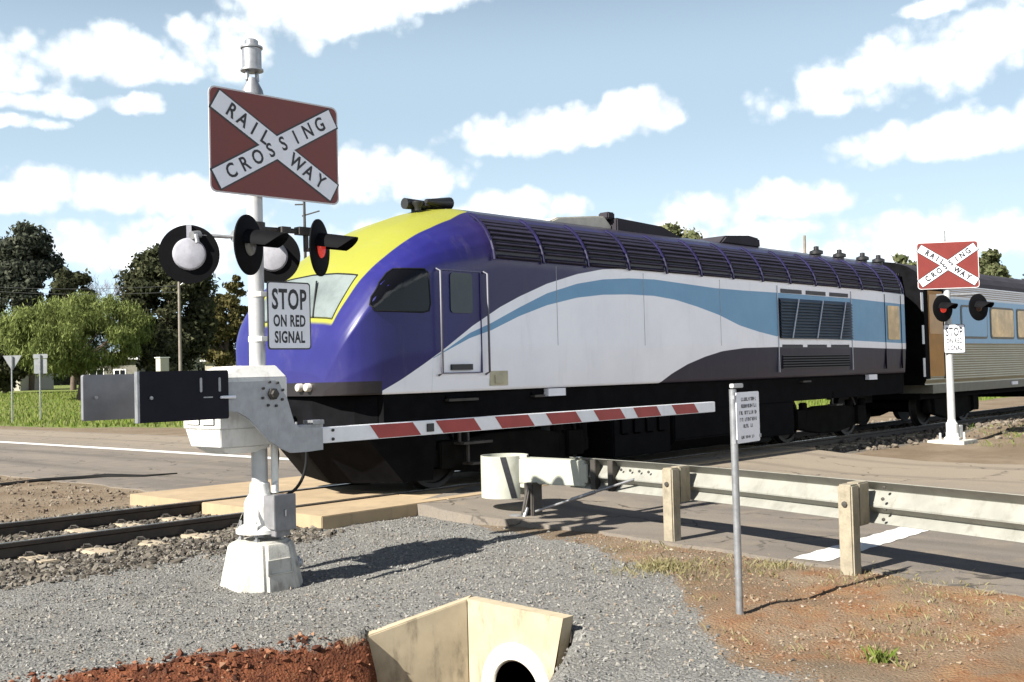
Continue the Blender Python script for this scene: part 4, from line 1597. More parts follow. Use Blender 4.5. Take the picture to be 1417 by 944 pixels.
def coach():
    X0, X1 = 22.95, 46.5
    t = thing('passenger_coach', 'silver corrugated passenger coach with a blue window band, coupled behind the power car', 'train carriage', (34.5, TRACK_Y, RAIL_Z))
    hw = HALF

    def prof():
        pts = []
        for z in np.arange(1.12, 2.0, .0275):         # ribbed lower side
            k = int(round((z - 1.12) / .0275))
            pts.append((hw - .012 * (k % 2) - (.03 if z < 1.2 else 0), z, 1))
        pts.append((hw, 2.02, 2))
        pts.append((hw, 3.02, 2))
        for i, z in enumerate(np.arange(3.05, 3.36, .026)):
            pts.append((hw - .010 * (i % 2) - .02 * ((z - 3.05) / .3) ** 2, z, 0))
        for y, z in ((hw - .06, 3.44), (hw - .16, 3.58), (hw - .34, 3.70), (hw - .62, 3.80), (hw - 1.0, 3.86), (0, 3.88)):
            pts.append((y, z, 3))
        return pts
    P = prof()
    full = [(-y, z, m) for y, z, m in P] + [(y, z, m) for y, z, m in P[::-1][1:]]
    mb = MB()
    xs = [X0, X0 + 2.0, X0 + 6, X0 + 12, X0 + 18, X1]
    n = len(full)
    vs = [(x, TRACK_Y + y, z) for x in xs for y, z, m in full]
    for i in range(len(xs) - 1):
        for j in range(n - 1):
            m = max(full[j][2], full[j + 1][2]) if (full[j][2] == 2 and full[j + 1][2] == 2) or full[j][2] == 3 or full[j + 1][2] == 3 else min(full[j][2], full[j + 1][2])
            mb.f.append((i * n + j, (i + 1) * n + j, (i + 1) * n + j + 1, i * n + j + 1))
            mb.mi.append(m)
    mb.v += vs
    mb.f.append(tuple(range(n)))
    mb.mi.append(4)
    mb.f.append(tuple((len(xs) - 1) * n + j for j in reversed(range(n))))
    mb.mi.append(4)
    mb.build('body', ['coach_silver', 'coach_olive', 'coach_blue', 'roof_dark', 'train_black'], t)
    T = side_T(SIDE - .003)
    # doorway with its brown leaf
    a, b = onY(1287, 511, SIDE), onY(1303, 404, SIDE)
    q = MB()
    q.box(a.x - .22, a.x, SIDE - .006, SIDE + .04, 1.25, 3.25, 1)
    q.box(b.x, b.x + .15, SIDE - .006, SIDE + .04, 1.25, 3.25, 1)
    q.box(a.x, b.x, SIDE - .008, SIDE + .04, 3.16, 3.25, 1)
    q.box(a.x, b.x, SIDE - .004, SIDE + .04, 1.30, 3.16, 0)
    d = q.build('door', ['coach_door', 'train_black'], t)
    q = MB()
    q.prism(rrect(a.x + .04, b.x - .04, 2.22, 3.08, .04), 0, .012, 0, T)
    q.build('door_window', 'door_pane', d)
    q = MB()
    for z in (1.5, 2.2, 2.9):
        q.box(a.x - .36, a.x - .25, SIDE - .01, SIDE, z - .2, z + .2)
    q.build('end_trim', 'coach_silver', t)
    # windows
    w0, w1 = onY(1372, 467, SIDE), onY(1401, 430, SIDE)
    wid = w1.x - w0.x
    pitch = onY(1407, 430, SIDE).x - w0.x
    x = w0.x - pitch
    k = 0
    while x + wid < X1 - .8:
        q = MB()
        q.prism(rrect(x - .05, x + wid + .05, 2.13, 2.90, .10), 0, .010, 1, T)
        q.prism(rrect(x, x + wid, 2.18, 2.85, .08), 0, .016, 0, T)
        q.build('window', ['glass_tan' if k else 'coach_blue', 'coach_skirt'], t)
        x += pitch
        k += 1
    q = MB()
    q.box(X0 + .4, X1 - .3, SIDE + .03, TRACK_Y + hw - .03, .93, 1.118)
    q.build('skirt', 'coach_skirt', t)
    for px_ in (1405,):
        p = onY(px_, 531, SIDE)
        q = MB()
        q.box(p.x - .2, p.x + .2, SIDE + .0, SIDE + .05, 1.0, 1.08)
        q.build('reflector', 'label_white', t)
    q = MB()
    q.box(X0 + .3, X1 - .3, TRACK_Y - 1.1, TRACK_Y + 1.1, .80, .932)
    q.box(X0 + 7.6, X0 + 10.5, TRACK_Y - 1.2, TRACK_Y + 1.2, .62, .801)
    q.box(X0 + 12.5, X0 + 15, TRACK_Y - 1.2, TRACK_Y + 1.2, .6, .802)
    q.build('underframe', 'train_black', t)
    wheelset_bogie(t, 25.3, 2.3, .44)
    wheelset_bogie(t, 43.5, 2.3, .44)
    q = MB()
    q.box(22.24, 22.94, TRACK_Y - .85, TRACK_Y + .85, 1.15, 3.5)
    for k in range(6):
        q.box(22.27 + k * .11, 22.32 + k * .11, TRACK_Y - .92, TRACK_Y + .92, 1.1, 3.55)
    q.box(22.22, 22.95, TRACK_Y - .15, TRACK_Y + .15, .75, 1.0)
    q.build('gangway', 'rubber', t)
    return t


coach()

# ================================================================== CROSSING SIGNALS
def crossbuck(parent, T, W, H, post_side=-1):
    """red board with the white crossed arms; local x right, y up, z to the reader"""
    mb = MB(T)
    mb.prism(rrect(-W / 2, W / 2, -H / 2, H / 2, .06), -.006, 0, 0)
    board = mb.build('crossbuck_sign', 'sign_edge', parent)
    q = MB(T)
    q.prism(rrect(-W / 2 + .013, W / 2 - .013, -H / 2 + .013, H / 2 - .013, .052), 0, .002)
    q.build('sign_face', 'sign_red', board)
    ang = math.atan2(H * .70, W * .84)
    L = math.hypot(H * .70, W * .84) + .10
    hw = .083 * W / 1.25
    q = MB(T)
    for i, s in enumerate((-1, 1)):
        R = Matrix.Rotation(s * ang, 4, 'Z')
        q.sheet([(-L / 2 - .014, -hw - .014), (L / 2 + .014, -hw - .014), (L / 2 + .014, hw + .014), (-L / 2 - .014, hw + .014)], .0035 + .001 * i, 0, R)
    for i, s in enumerate((-1, 1)):
        R = Matrix.Rotation(s * ang, 4, 'Z')
        q.sheet([(-L / 2, -hw), (L / 2, -hw), (L / 2, hw), (-L / 2, hw)], .0065 + .0012 * i, 1, R)
    q.build('cross', ['border_black', 'sign_white'], board)
    q = MB(T)
    cap = .165 * W / 1.25
    R = Matrix.Rotation(-ang, 4, 'Z')
    def spaced(word, x0, x1, R):
        n = len(word)
        for i, ch in enumerate(word):
            x = x0 + (x1 - x0) * i / (n - 1)
            q.text(ch, cap, .0095, 0, R @ Matrix.Translation((x, 0, 0)), bold=.0035 if W > 1.2 else .007, xscale=.82)
    k = W / 1.25
    spaced('RAIL', -.49 * k, -.135 * k, R)
    spaced('WAY', .22 * k, .49 * k, R)
    spaced('CROSSING', -.50 * k, .50 * k, Matrix.Rotation(ang, 4, 'Z'))
    q.build('lettering', 'letter_black', board)
    return board


def stop_sign(parent, T, W, H):
    mb = MB(T)
    mb.prism(rrect(-W / 2, W / 2, -H / 2, H / 2, .03), -.005, 0, 0)
    mb.sheet(rrect(-W / 2 + .012, W / 2 - .012, -H / 2 + .012, H / 2 - .012, .022), .0015, 1)
    s = mb.build('stop_on_red_sign', ['border_black', 'sign_white'], parent)
    q = MB(T)
    for word, cap, wid, y, bold in (('STOP', .29, .80, .225, .006), ('ON RED', .165, .74, -.085, .0042), ('SIGNAL', .165, .70, -.325, .0042)):
        size = H * cap / .70
        vs, _ = text_geo(word, size, 1.08, bold, 'CENTER')
        have = max(v[0] for v in vs) - min(v[0] for v in vs)
        q.text(word, size, .003, 0, Matrix.Translation((0, H * y, 0)), bold=bold, spacing=1.08, xscale=W * wid / have)
    q.build('lettering', 'letter_black', s)
    return s


def signal_light(parent, pos, direction, lens, r=.242, drop=.05):
    """round black target board with hood, lens, and the pale lamp housing behind"""
    d = Vector(direction).normalized()
    right = Vector((0, 0, 1)).cross(d).normalized()
    T = frame(pos, right, (0, 0, 1))
    mb = MB(T)
    mb.lathe([(r, -.012), (r, .0), (r - .012, .006), (.088, .006), (.088, -.012)], 48, 0, closed=True)
    disc = mb.build('signal_light', 'disc_black', parent, smooth=35)
    q = MB(T)
    q.lathe([(0, -.050), (.10, -.046), (.122, -.040), (.1225, -.039), (.134, -.020), (.134, -.014)], 36)
    q.build('lamp_housing', 'hub_white', disc, smooth=40)
    q = MB(T)
    q.box(-.02, .02, .09, r - .005, -.03, -.013)
    q.build('neck', 'hub_white', disc)
    q = MB(T)
    q.lathe([(.088, .008), (.08, .022), (.05, .032), (0, .036)], 32)
    q.build('lens', lens, disc, smooth=60)
    q = MB(T)
    n = 22
    a0, a1 = math.radians(2), math.radians(178)
    outer, inner = [], []
    for ring, (rr, depth) in enumerate(((.128, .0), (.122, .33))):
        for k in range(n + 1):
            a = a0 + (a1 - a0) * k / n
            dep = depth * (.55 + .45 * max(0, math.sin(a)) ** .8) if ring else .004
            outer.append((rr * math.cos(a), rr * math.sin(a) - .14 * dep, dep))
            inner.append(((rr - .006) * math.cos(a), (rr - .006) * math.sin(a) - .14 * dep, dep))
    m = n + 1
    fo = [(k, k + 1, m + k + 1, m + k) for k in range(n)]
    q.add(outer, fo)
    q.add(inner, [tuple(reversed(f)) for f in fo])
    q.add(outer[m:] + inner[m:], [(k, k + 1, m + k + 1, m + k) for k in range(n)])
    q.build('hood', 'disc_black', disc, smooth=50)
    return disc


def crossing_signal():
    MX, MY = 5.09, 7.70
    t = thing('crossing_signal', 'near railway crossing signal with boom gate lowered, on a white concrete footing in gravel', 'crossing signal', (MX, MY, 0), 'railway crossing signals')
    DROP = Matrix.Translation((0, 0, -.11))          # the pad dips a little round the footing
    # concrete footing: a tapered block with chamfered corners
    mb = MB(DROP)
    def octa(h, z, c):
        return [(MX - h + c, MY - h, z), (MX + h - c, MY - h, z), (MX + h, MY - h + c, z), (MX + h, MY + h - c, z), (MX + h - c, MY + h, z), (MX - h + c, MY + h, z), (MX - h, MY + h - c, z), (MX - h, MY - h + c, z)]
    rings = [octa(.32, -.1, .16), octa(.305, .04, .155), octa(.245, .36, .125), octa(.215, .40, .11)]
    vs = [p for r in rings for p in r]
    fs = [(i * 8 + k, i * 8 + (k + 1) % 8, (i + 1) * 8 + (k + 1) % 8, (i + 1) * 8 + k) for i in range(3) for k in range(8)]
    fs.append(tuple(24 + k for k in range(8)))
    mb.add(vs, fs)
    foot = mb.build('footing', 'concrete_white', t, bevel=.025, smooth=30)
    # shallow cast panels on the footing's faces
    q = MB(DROP)
    q.add([(MX - .13, MY - .288, .15), (MX + .10, MY - .288, .15), (MX + .09, MY - .272, .26), (MX - .12, MY - .272, .26)], [(0, 1, 2, 3)])
    q.tube([(MX - .13, MY - .287, .15), (MX + .10, MY - .287, .15), (MX + .09, MY - .270, .26), (MX - .12, MY - .270, .26), (MX - .13, MY - .287, .15)], .009, 6)
    q.build('cast_panel', 'concrete_white', foot)
    q = MB(DROP)
    q.lathe([(.035, -.01), (.035, .012), (0, .014)], 14, 0, frame((MX + .27, MY - .12, .2), (0, 1, 0), (0, 0, 1)))
    q.lathe([(.03, -.01), (.03, .012), (0, .014)], 14, 0, frame((MX + .225, MY - .235, .2), (.7, .7, 0), (0, 0, 1)))
    q.build('lifting_socket', 'bracket_grey', foot)
    # mast
    mb = MB(DROP)
    mb.tube([(MX, MY, .42), (MX, MY, 1.0), (MX, MY, 4.05 + .11)], .066, 24)
    mb.build('mast', 'mast_grey', t, smooth=50)
    # cast mast base with anchor bolts
    mb = MB(DROP)
    mb.lathe([(.20, .46), (.20, .49), (.135, .53), (.13, .70), (.115, .74), (.085, .78), (.08, .86), (.066, .87)], 24, 0, Matrix.Translation((MX, MY, 0)))
    for a in range(4):
        A = math.radians(45 + 90 * a)
        dx, dy = math.cos(A), math.sin(A)
        mb.add([(MX + dx * .08 - dy * .012, MY + dy * .08 + dx * .012, .78), (MX + dx * .08 + dy * .012, MY + dy * .08 - dx * .012, .78), (MX + dx * .2 + dy * .012, MY + dy * .2 - dx * .012, .49), (MX + dx * .2 - dy * .012, MY + dy * .2 + dx * .012, .49)], [(0, 1, 2, 3), (3, 2, 1, 0)])
    base = mb.build('mast_base', 'white_paint', t, smooth=40)
    for a in range(4):
        A = math.radians(45 + 90 * a)
        x, y = MX + math.cos(A) * .165, MY + math.sin(A) * .165
        q = MB(DROP)
        q.tube([(x, y, .38), (x, y, .56)], .012, 8)
        q.tube([(x, y, .40), (x, y, .42)], .026, 6)
        q.tube([(x, y, .492), (x, y, .515)], .026, 6)
        q.build('anchor_bolt', 'galv', base)
    q = MB(DROP)
    q.box(MX - .05, MX + .14, MY - .28, MY - .12, .50, .77)
    q.box(MX - .06, MX + .15, MY - .29, MY - .28, .49, .78)
    q.box(MX - .03, MX + .11, MY - .26, MY - .13, .44, .50)
    q.tube([(MX + .045, MY - .295, .66), (MX + .045, MY - .295, .60)], .012, 8)
    jb = q.build('junction_box', M['box_grey'], t, bevel=.008)
    q = MB(DROP)
    q.tube([(MX + .08, MY - .10, .78), (MX + .08, MY - .10, 1.25)], .03, 10)
    q.tube([(MX + .03, MY - .16, .80), (MX + .03, MY - .16, .84), (MX + .08, MY - .12, .86)], .022, 8)
    q.build('conduit', 'white_paint', t, smooth=50)
    # boom mechanism
    mb = MB()
    mb.box(4.62, 5.26, 7.53, 8.08, 1.22, 1.62)
    mb.frustum(4.62, 5.26, 7.53, 8.08, 1.621, 4.88, 5.20, 7.60, 8.02, 1.72)
    mb.frustum(4.63, 5.20, 7.54, 8.07, 1.219, 4.66, 5.16, 7.58, 8.03, 1.07)
    mb.frustum(4.68, 5.14, 7.60, 8.01, 1.069, 4.76, 5.10, 7.66, 7.95, 1.01)
    mb.box(4.608, 4.62, 7.60, 7.78, 1.25, 1.6)
    mb.box(4.608, 4.62, 7.82, 8.02, 1.25, 1.6)
    mb.build('boom_mechanism', 'white_paint', t, bevel=.02)
    def bp(zx, zy, Y=7.40):
        p = onY(270 + zx / 5.9, 480 + zy / 5.9, Y)
        return (p.x, p.z)
    arm = [(235, 290), (440, 283), (560, 276), (640, 275), (680, 300), (700, 350), (740, 420), (770, 520), (800, 620), (835, 657), (1030, 660), (1035, 838), (900, 858), (770, 866), (690, 830), (590, 765), (510, 680), (420, 580), (330, 530), (235, 530)]
    for Y in (7.40, 8.18):
        q = MB()
        q.prism([bp(*a) for a in arm], 0, .022, 0, side_T(Y))
        br = q.build('boom_bracket', 'bracket_grey', t, bevel=.004)
        if Y < 8:
            c = bp(620, 385)
            q = MB()
            q.lathe([(.05, 0), (.05, .02), (.032, .025), (.032, .05), (0, .052)], 6, 0, side_T(Y - .022) @ Matrix.Translation((c[0], c[1], 0)))
            for k in range(8):
                a = k * math.pi / 4 + .3
                q.lathe([(.012, 0), (.012, .012), (0, .013)], 6, 0, side_T(Y - .022) @ Matrix.Translation((c[0] + .10 * math.cos(a), c[1] + .10 * math.sin(a), 0)))
            q.build('pivot_bolt', 'steel_dark', br)
            q = MB()
            a, b = bp(180, 412), bp(300, 410)
            q.tube([side_T(Y - .05) @ Vector((a[0], a[1], 0)), side_T(Y - .05) @ Vector((b[0], b[1], 0))], [.010, .014], 8)
            q.build('bolt', 'label_white', br)
    q = MB()
    q.tube([(bp(620, 385)[0], 7.36, bp(620, 385)[1]), (bp(620, 385)[0], 8.2, bp(620, 385)[1])], .045, 14)
    q.build('pivot_shaft', 'steel_dark', t)
    # counterweights
    q = MB()
    q.prism(rrect(3.86, 4.60, 1.31, 1.685, .015, 3), 0, .04, 0, side_T(7.40))
    cw = q.build('counterweight', 'plate_dark', t, bevel=.004)
    cw['label'] = 'near black counterweight plate with slots'
    q = MB()
    T = side_T(7.359)
    for x in (4.36, 4.52):
        q = MB()
        q.prism(rrect(x - .01, x + .01, 1.52, 1.63, .009, 3), 0, .002, 0, T)
        q.build('slot', 'galv', cw)
    q = MB()
    q.prism(rrect(4.38, 4.46, 1.475, 1.485, .004, 2), 0, .002, 0, T)
    q.build('slot', 'galv', cw)
    q = MB()
    q.lathe([(.014, 0), (.014, .012), (0, .013)], 8, 0, T @ Matrix.Translation((3.95, 1.49, 0)))
    q.build('bolt', 'galv', cw)
    q = MB()
    q.box(3.845, 3.862, 7.358, 7.402, 1.31, 1.685)
    q.build('edge_strip', 'galv', cw)
    q = MB()
    xl = onY(113, 520, 8.16).x
    zt, zb = onY(113, 519, 8.16).z, onY(113, 583, 8.16).z
    q.prism(rrect(xl, xl + .95, zb, zt, .015, 3), 0, .04, 0, side_T(8.18))
    cw2 = q.build('counterweight', 'plate_slate', t, bevel=.004)
    cw2['label'] = 'far slate grey counterweight plate'
    q = MB()
    q.lathe([(.014, 0), (.014, .012), (0, .013)], 8, 0, side_T(8.139) @ Matrix.Translation((xl + .1, (zt + zb) / 2, 0)))
    q.build('bolt', 'galv', cw2)
    # boom arm with red and white reflective bands
    def sp(x, y):
        p = onY(x, y, 7.47)
        return (p.x, p.z)
    xb0, xb1 = sp(440, 600)[0], sp(987, 564)[0]
    def hz(x, s):
        f = (x - xb0) / (xb1 - xb0)
        return 1.122 + s * (.067 - .004 * f)
    q = MB()
    T = side_T(7.47)
    q.prism([(xb0, hz(xb0, -1)), (xb1, hz(xb1, -1)), (xb1, hz(xb1, 1)), (xb0, hz(xb0, 1))], -.03, .03, 0, T)
    boom = q.build('boom_arm', 'boom_white', t, bevel=.006)
    q = MB()
    for (a, b) in ((6.10, 6.60), (6.88, 7.38), (7.67, 8.15), (8.42, 8.90), (9.20, 9.67), (10.66, 11.13), (9.95, 10.38)):
        if a == 9.95:
            continue
        sl = .10
        q.sheet([(a + sl * .5, hz(a, -1) + .006), (b + sl * .5, hz(b, -1) + .006), (b - sl * .5, hz(b, 1) - .006), (a - sl * .5, hz(a, 1) - .006)], .0325, 0, T)
    q.sheet([(9.95, hz(9.95, -1) + .006), (10.40, hz(10.4, -1) + .006), (10.31, hz(10.4, 1) - .006), (9.86, hz(9.9, 1) - .006)], .0325, 0, T)
    q.build('red_band', 'boom_red', boom)
    q = MB()
    q.box(6.72, 6.80, 7.425, 7.439, 1.085, 1.16)
    q.build('lamp_bracket', 'black', boom)
    q = MB()
    for x in (xb0 + .1, xb0 + .1, xb0 + .12):
        pass
    for x, z in ((xb0 + .13, 1.16), (xb0 + .13, 1.085), (xb0 - .12, 1.10)):
        q.lathe([(.014, 0), (.014, .012), (0, .013)], 6, 0, side_T(7.44) @ Matrix.Translation((x, z, 0)))
    q.build('bolt', 'steel_dark', boom)
    q = MB()
    q.box(xb0 - .32, xb0 + .02, 7.424, 7.52, 1.19, 1.22)
    q.box(xb0 - .10, xb0 + .015, 7.40, 7.54, 1.221, 1.255)
    q.tube([(xb0 - .26, 7.41, 1.18), (xb0 - .26, 7.41, 1.25)], .01, 6)
    q.build('boom_clamp', 'galv', t)
    # black cable drooping from the bracket
    q = MB()
    pts = []
    P0, P1, P2, P3 = Vector((5.36, 7.42, 1.02)), Vector((5.38, 7.42, .80)), Vector((5.30, 7.50, .58)), Vector((MX + .04, 7.60, .66))
    for k in range(17):
        s = k / 16
        pts.append(P0 * (1 - s) ** 3 + P1 * 3 * s * (1 - s) ** 2 + P2 * 3 * s * s * (1 - s) + P3 * s ** 3)
    q.tube(pts, .013, 8)
    q.tube([(MX + .10, MY - .03, 1.15), (MX + .11, MY - .08, .95), (MX + .09, MY - .09, .68)], .016, 8)
    q.tube([(MX + .14, MY - .02, 1.15), (MX + .15, MY - .05, .98), (MX + .10, MY - .08, .70)], .012, 8)
    q.build('cable', 'rubber', t, smooth=60)
    # bell on top
    q = MB()
    q.lathe([(.095, 3.97), (.085, 4.02), (.05, 4.09), (.045, 4.12)], 20, 0, Matrix.Translation((MX, MY, 0)))
    q.tube([(MX - .05, MY, 4.10), (MX - .045, MY, 4.19)], .017, 8)
    q.tube([(MX + .05, MY, 4.10), (MX + .045, MY, 4.19)], .017, 8)
    cap = q.build('mast_cap', 'galv', t, smooth=40)
    q = MB()
    q.lathe([(.0, 4.175), (.095, 4.18), (.095, 4.195), (.080, 4.20), (.080, 4.365), (.092, 4.37), (.092, 4.385), (.055, 4.40), (.055, 4.435), (.04, 4.447), (0, 4.45)], 24, 0, Matrix.Translation((MX, MY, 0)))
    q.build('bell', 'galv', t, smooth=40)
    # signs: turned a touch away from the sun
    Tn = frame((5.255, 7.605, 3.545), (1, -.035, 0), (0, 0, 1))
    crossbuck(t, Tn, 1.25, .86)
    q = MB()
    for z in (3.3, 3.8):
        q.box(MX - .09, MX + .09, 7.620, 7.66, z - .03, z + .03)
    q.build('sign_clamp', 'galv', t)
    Tn = frame((5.345, 7.60, 2.135), (1, -.02, 0), (0, 0, 1))
    stop_sign(t, Tn, .43, .57)
    for z in (2.31, 1.94):
        q = MB()
        q.box(MX - .02, MX + .28, 7.608, 7.635, z - .02, z + .02)
        q.lathe([(.072, z - .025), (.072, z + .025)], 20, 0, Matrix.Translation((MX, MY, 0)))
        q.build('sign_bracket', 'white_paint', t, bevel=.004)
    # lights and their cross arms
    l2 = onY(345, 339, 7.42)
    l3 = onY(443, 343, 7.42)
    l1 = onY(262, 352, 8.02)
    l4 = onY(377, 355, 8.02)
    q = MB()
    za = 2.86
    q.tube([(MX, MY, za), (l3.x, 7.62, za)], .022, 10)
    q.tube([(MX, MY, za), (l2.x + .02, 7.50, l2.z + .1), (l2.x, l2.y + .03, l2.z + .05)], .022, 10)
    q.tube([(l3.x, 7.62, za + .02), (l3.x, 7.62, za - .16), (l3.x, l3.y + .1, l3.z)], .024, 8)
    q.box(l3.x - .09, l3.x + .05, 7.58, 7.66, za - .03, za + .035)
    q.box(l3.x - .26, l3.x - .17, 7.59, 7.65, za - .025, za + .025)
    q.lathe([(.085, za - .05), (.085, za + .05)], 16, 0, Matrix.Translation((MX, MY, 0)))
    q.build('light_arm', 'steel_dark', t, smooth=40)
    q = MB()
    z1 = 2.80
    q.tube([(MX, MY + .02, z1), (MX - .16, 7.88, z1), (l1.x + .07, 7.98, z1 + .01)], .016, 8)
    q.tube([(l1.x + .07, 7.98, z1 + .015), (l1.x - .01, 7.96, z1)], .034, 10)
    q.tube([(l1.x - .005, 7.90, z1 + .0), (l1.x - .005, 7.88, l1.z + .08)], .018, 8)
    q.tube([(MX, MY, z1), (l4.x, 7.95, z1), (l4.x, 7.95, l4.z + .1)], .018, 8)
    q.lathe([(.05, -.03), (.05, .03)], 12, 0, frame((MX - .10, 7.82, z1), (0, 1, 0), (0, 0, 1)))
    q.build('light_arm', 'galv', t, smooth=40)
    signal_light(t, l2, (.50, -.87, -.02), 'lens_grey')
    signal_light(t, l3, (.56, -.83, -.02), 'lens_red')
    signal_light(t, l1, (.50, .86, 0), 'lens_dark')
    signal_light(t, l4, (.62, .78, 0), 'lens_dark')
    return t


crossing_signal()


def far_signal():
    bx, by = 21.6, 8.45
    bz = gz(bx, by)
    t = thing('crossing_signal', 'far railway crossing signal without a boom, in front of the silver coach', 'crossing signal', (bx, by, bz), 'railway crossing signals')
    q = MB()
    q.box(bx - .36, bx + .36, by - .36, by + .36, bz - .1, bz + .06)
    q.build('footing', 'concrete_white', t, bevel=.01)
    q = MB()
    q.lathe([(.15, .0), (.15, .04), (.11, .07), (.11, .32), (.08, .36), (.075, .40)], 20, 0, Matrix.Translation((bx, by, bz + .06)))
    q.box(bx + .1, bx + .24, by - .12, by + .1, bz + .1, bz + .34)
    for a in range(4):
        A = math.radians(45 + 90 * a)
        q.tube([(bx + .24 * math.cos(A), by + .24 * math.sin(A), bz), (bx + .24 * math.cos(A), by + .24 * math.sin(A), bz + .2)], .02, 6)
    q.build('mast_base', 'white_paint', t, smooth=35)
    q = MB()
    q.tube([(bx, by, bz + .3), (bx, by, 2.2), (bx, by, 3.95)], [.075, .068, .06], 18)
    q.build('mast', 'mast_grey', t, smooth=50)
    q = MB()
    q.tube([(bx, by, 3.95), (bx, by, 4.22)], .02, 8)
    q.build('finial', 'galv', t)
    right = Vector((.55, -.83, 0)).normalized()
    nrm = right.cross(Vector((0, 0, 1)))
    c = Vector((bx, by, 0)) + nrm * .09
    T = frame((c.x, c.y, 3.50) , right, (0, 0, 1))
    T.translation = Vector((c.x, c.y, 3.52)) + right * .02
    crossbuck(t, T, 1.16, .93)
    T2 = frame((0, 0, 0), right, (0, 0, 1))
    T2.translation = Vector((c.x, c.y, 2.06)) + right * .09
    stop_sign(t, T2, .40, .57)
    zl = 2.66
    q = MB()
    q.tube([Vector((bx, by, zl + .27)) - right * .2, Vector((bx, by, zl + .27)) + right * .6], .03, 8)
    for s in (-.13, .52):
        q.tube([Vector((bx, by, zl + .27)) + right * s, Vector((bx, by, zl)) + right * s + nrm * .02], .03, 8)
    q.build('light_arm', 'galv', t, smooth=40)
    for s, lens in ((-.13, 'lens_red'), (.535, 'lens_dark')):
        p = Vector((bx, by, zl)) + right * s + nrm * .22
        signal_light(t, p, (-.35, -.94, -.02), lens, .265)
    return t


far_signal()


# ================================================================== NEAR OBJECTS
def notice_sign():
    bx, by = 6.11, 3.80
    z0 = gz(bx, by)
    t = thing('notice_sign', 'small white notice of black lines of text on a thin galvanised post in the dirt', 'sign', (bx, by, z0))
    q = MB()
    q.tube([(bx, by, z0 - .2), (bx, by, 1.46)], .024, 16)
    q.build('post', 'galv', t, smooth=50)
    q = MB()
    T = frame((6.235, by - .03, 1.275), (1, .10, 0), (0, 0, 1))
    q.box(-.085, .06, -.006, .022, 0, .03, 0, frame((bx, by - .02, 1.475), (1, .1, 0), (0, 0, 1)))
    q.build('post_cap', 'mast_grey', t, bevel=.004)
    q = MB(T)
    q.prism(rrect(-.17, .17, -.165, .165, .012, 3), 0, .004)
    p = q.build('sign_plate', 'sign_white', t)
    q = MB(T)
    # the print is too small to read in the photograph: rows of short upright strokes
    rr = random.Random(4)
    for row, (y, half) in enumerate(((.118, .115), (.074, .125), (.030, .13), (-.014, .125), (-.056, .075), (-.128, .11))):
        x = -half
        while x < half:
            w = rr.uniform(.008, .02)
            hgt = .024 if row < 5 else .020
            if rr.random() > .12:
                q.sheet([(x, y - hgt / 2), (x + .0045, y - hgt / 2), (x + .0045, y + hgt / 2), (x, y + hgt / 2)], .006)
                k = rr.choice((-1, 0, 1))
                q.sheet([(x + .005, y + k * hgt * .38 - .003), (x + w * .8, y + k * hgt * .38 - .003), (x + w * .8, y + k * hgt * .38 + .003), (x + .005, y + k * hgt * .38 + .003)], .006)
                if rr.random() > .5:
                    q.sheet([(x + w * .8, y - hgt / 2), (x + w * .8 + .004, y - hgt / 2), (x + w * .8 + .004, y + hgt / 2), (x + w * .8, y + hgt / 2)], .006)
            x += w + .007
    q.build('lettering', 'letter_black', p)
    q = MB(T)
    for x, y in ((-.185, .135), (-.185, -.15), (.175, -.13)):
        q = MB(T)
        q.box(x - .015, x + .012, y - .012, y + .012, -.02, .006)
        q.build('clip', 'galv', p)
    return t


notice_sign()


def rail_x(y):
    return float(smooth_interp(y, [-4, -1.8, .2, 2.0, 3.83, 5.83, 7.97, 9], [5.4, 6.05, 6.65, 7.2, 7.74, 8.27, 8.62, 8.72]))


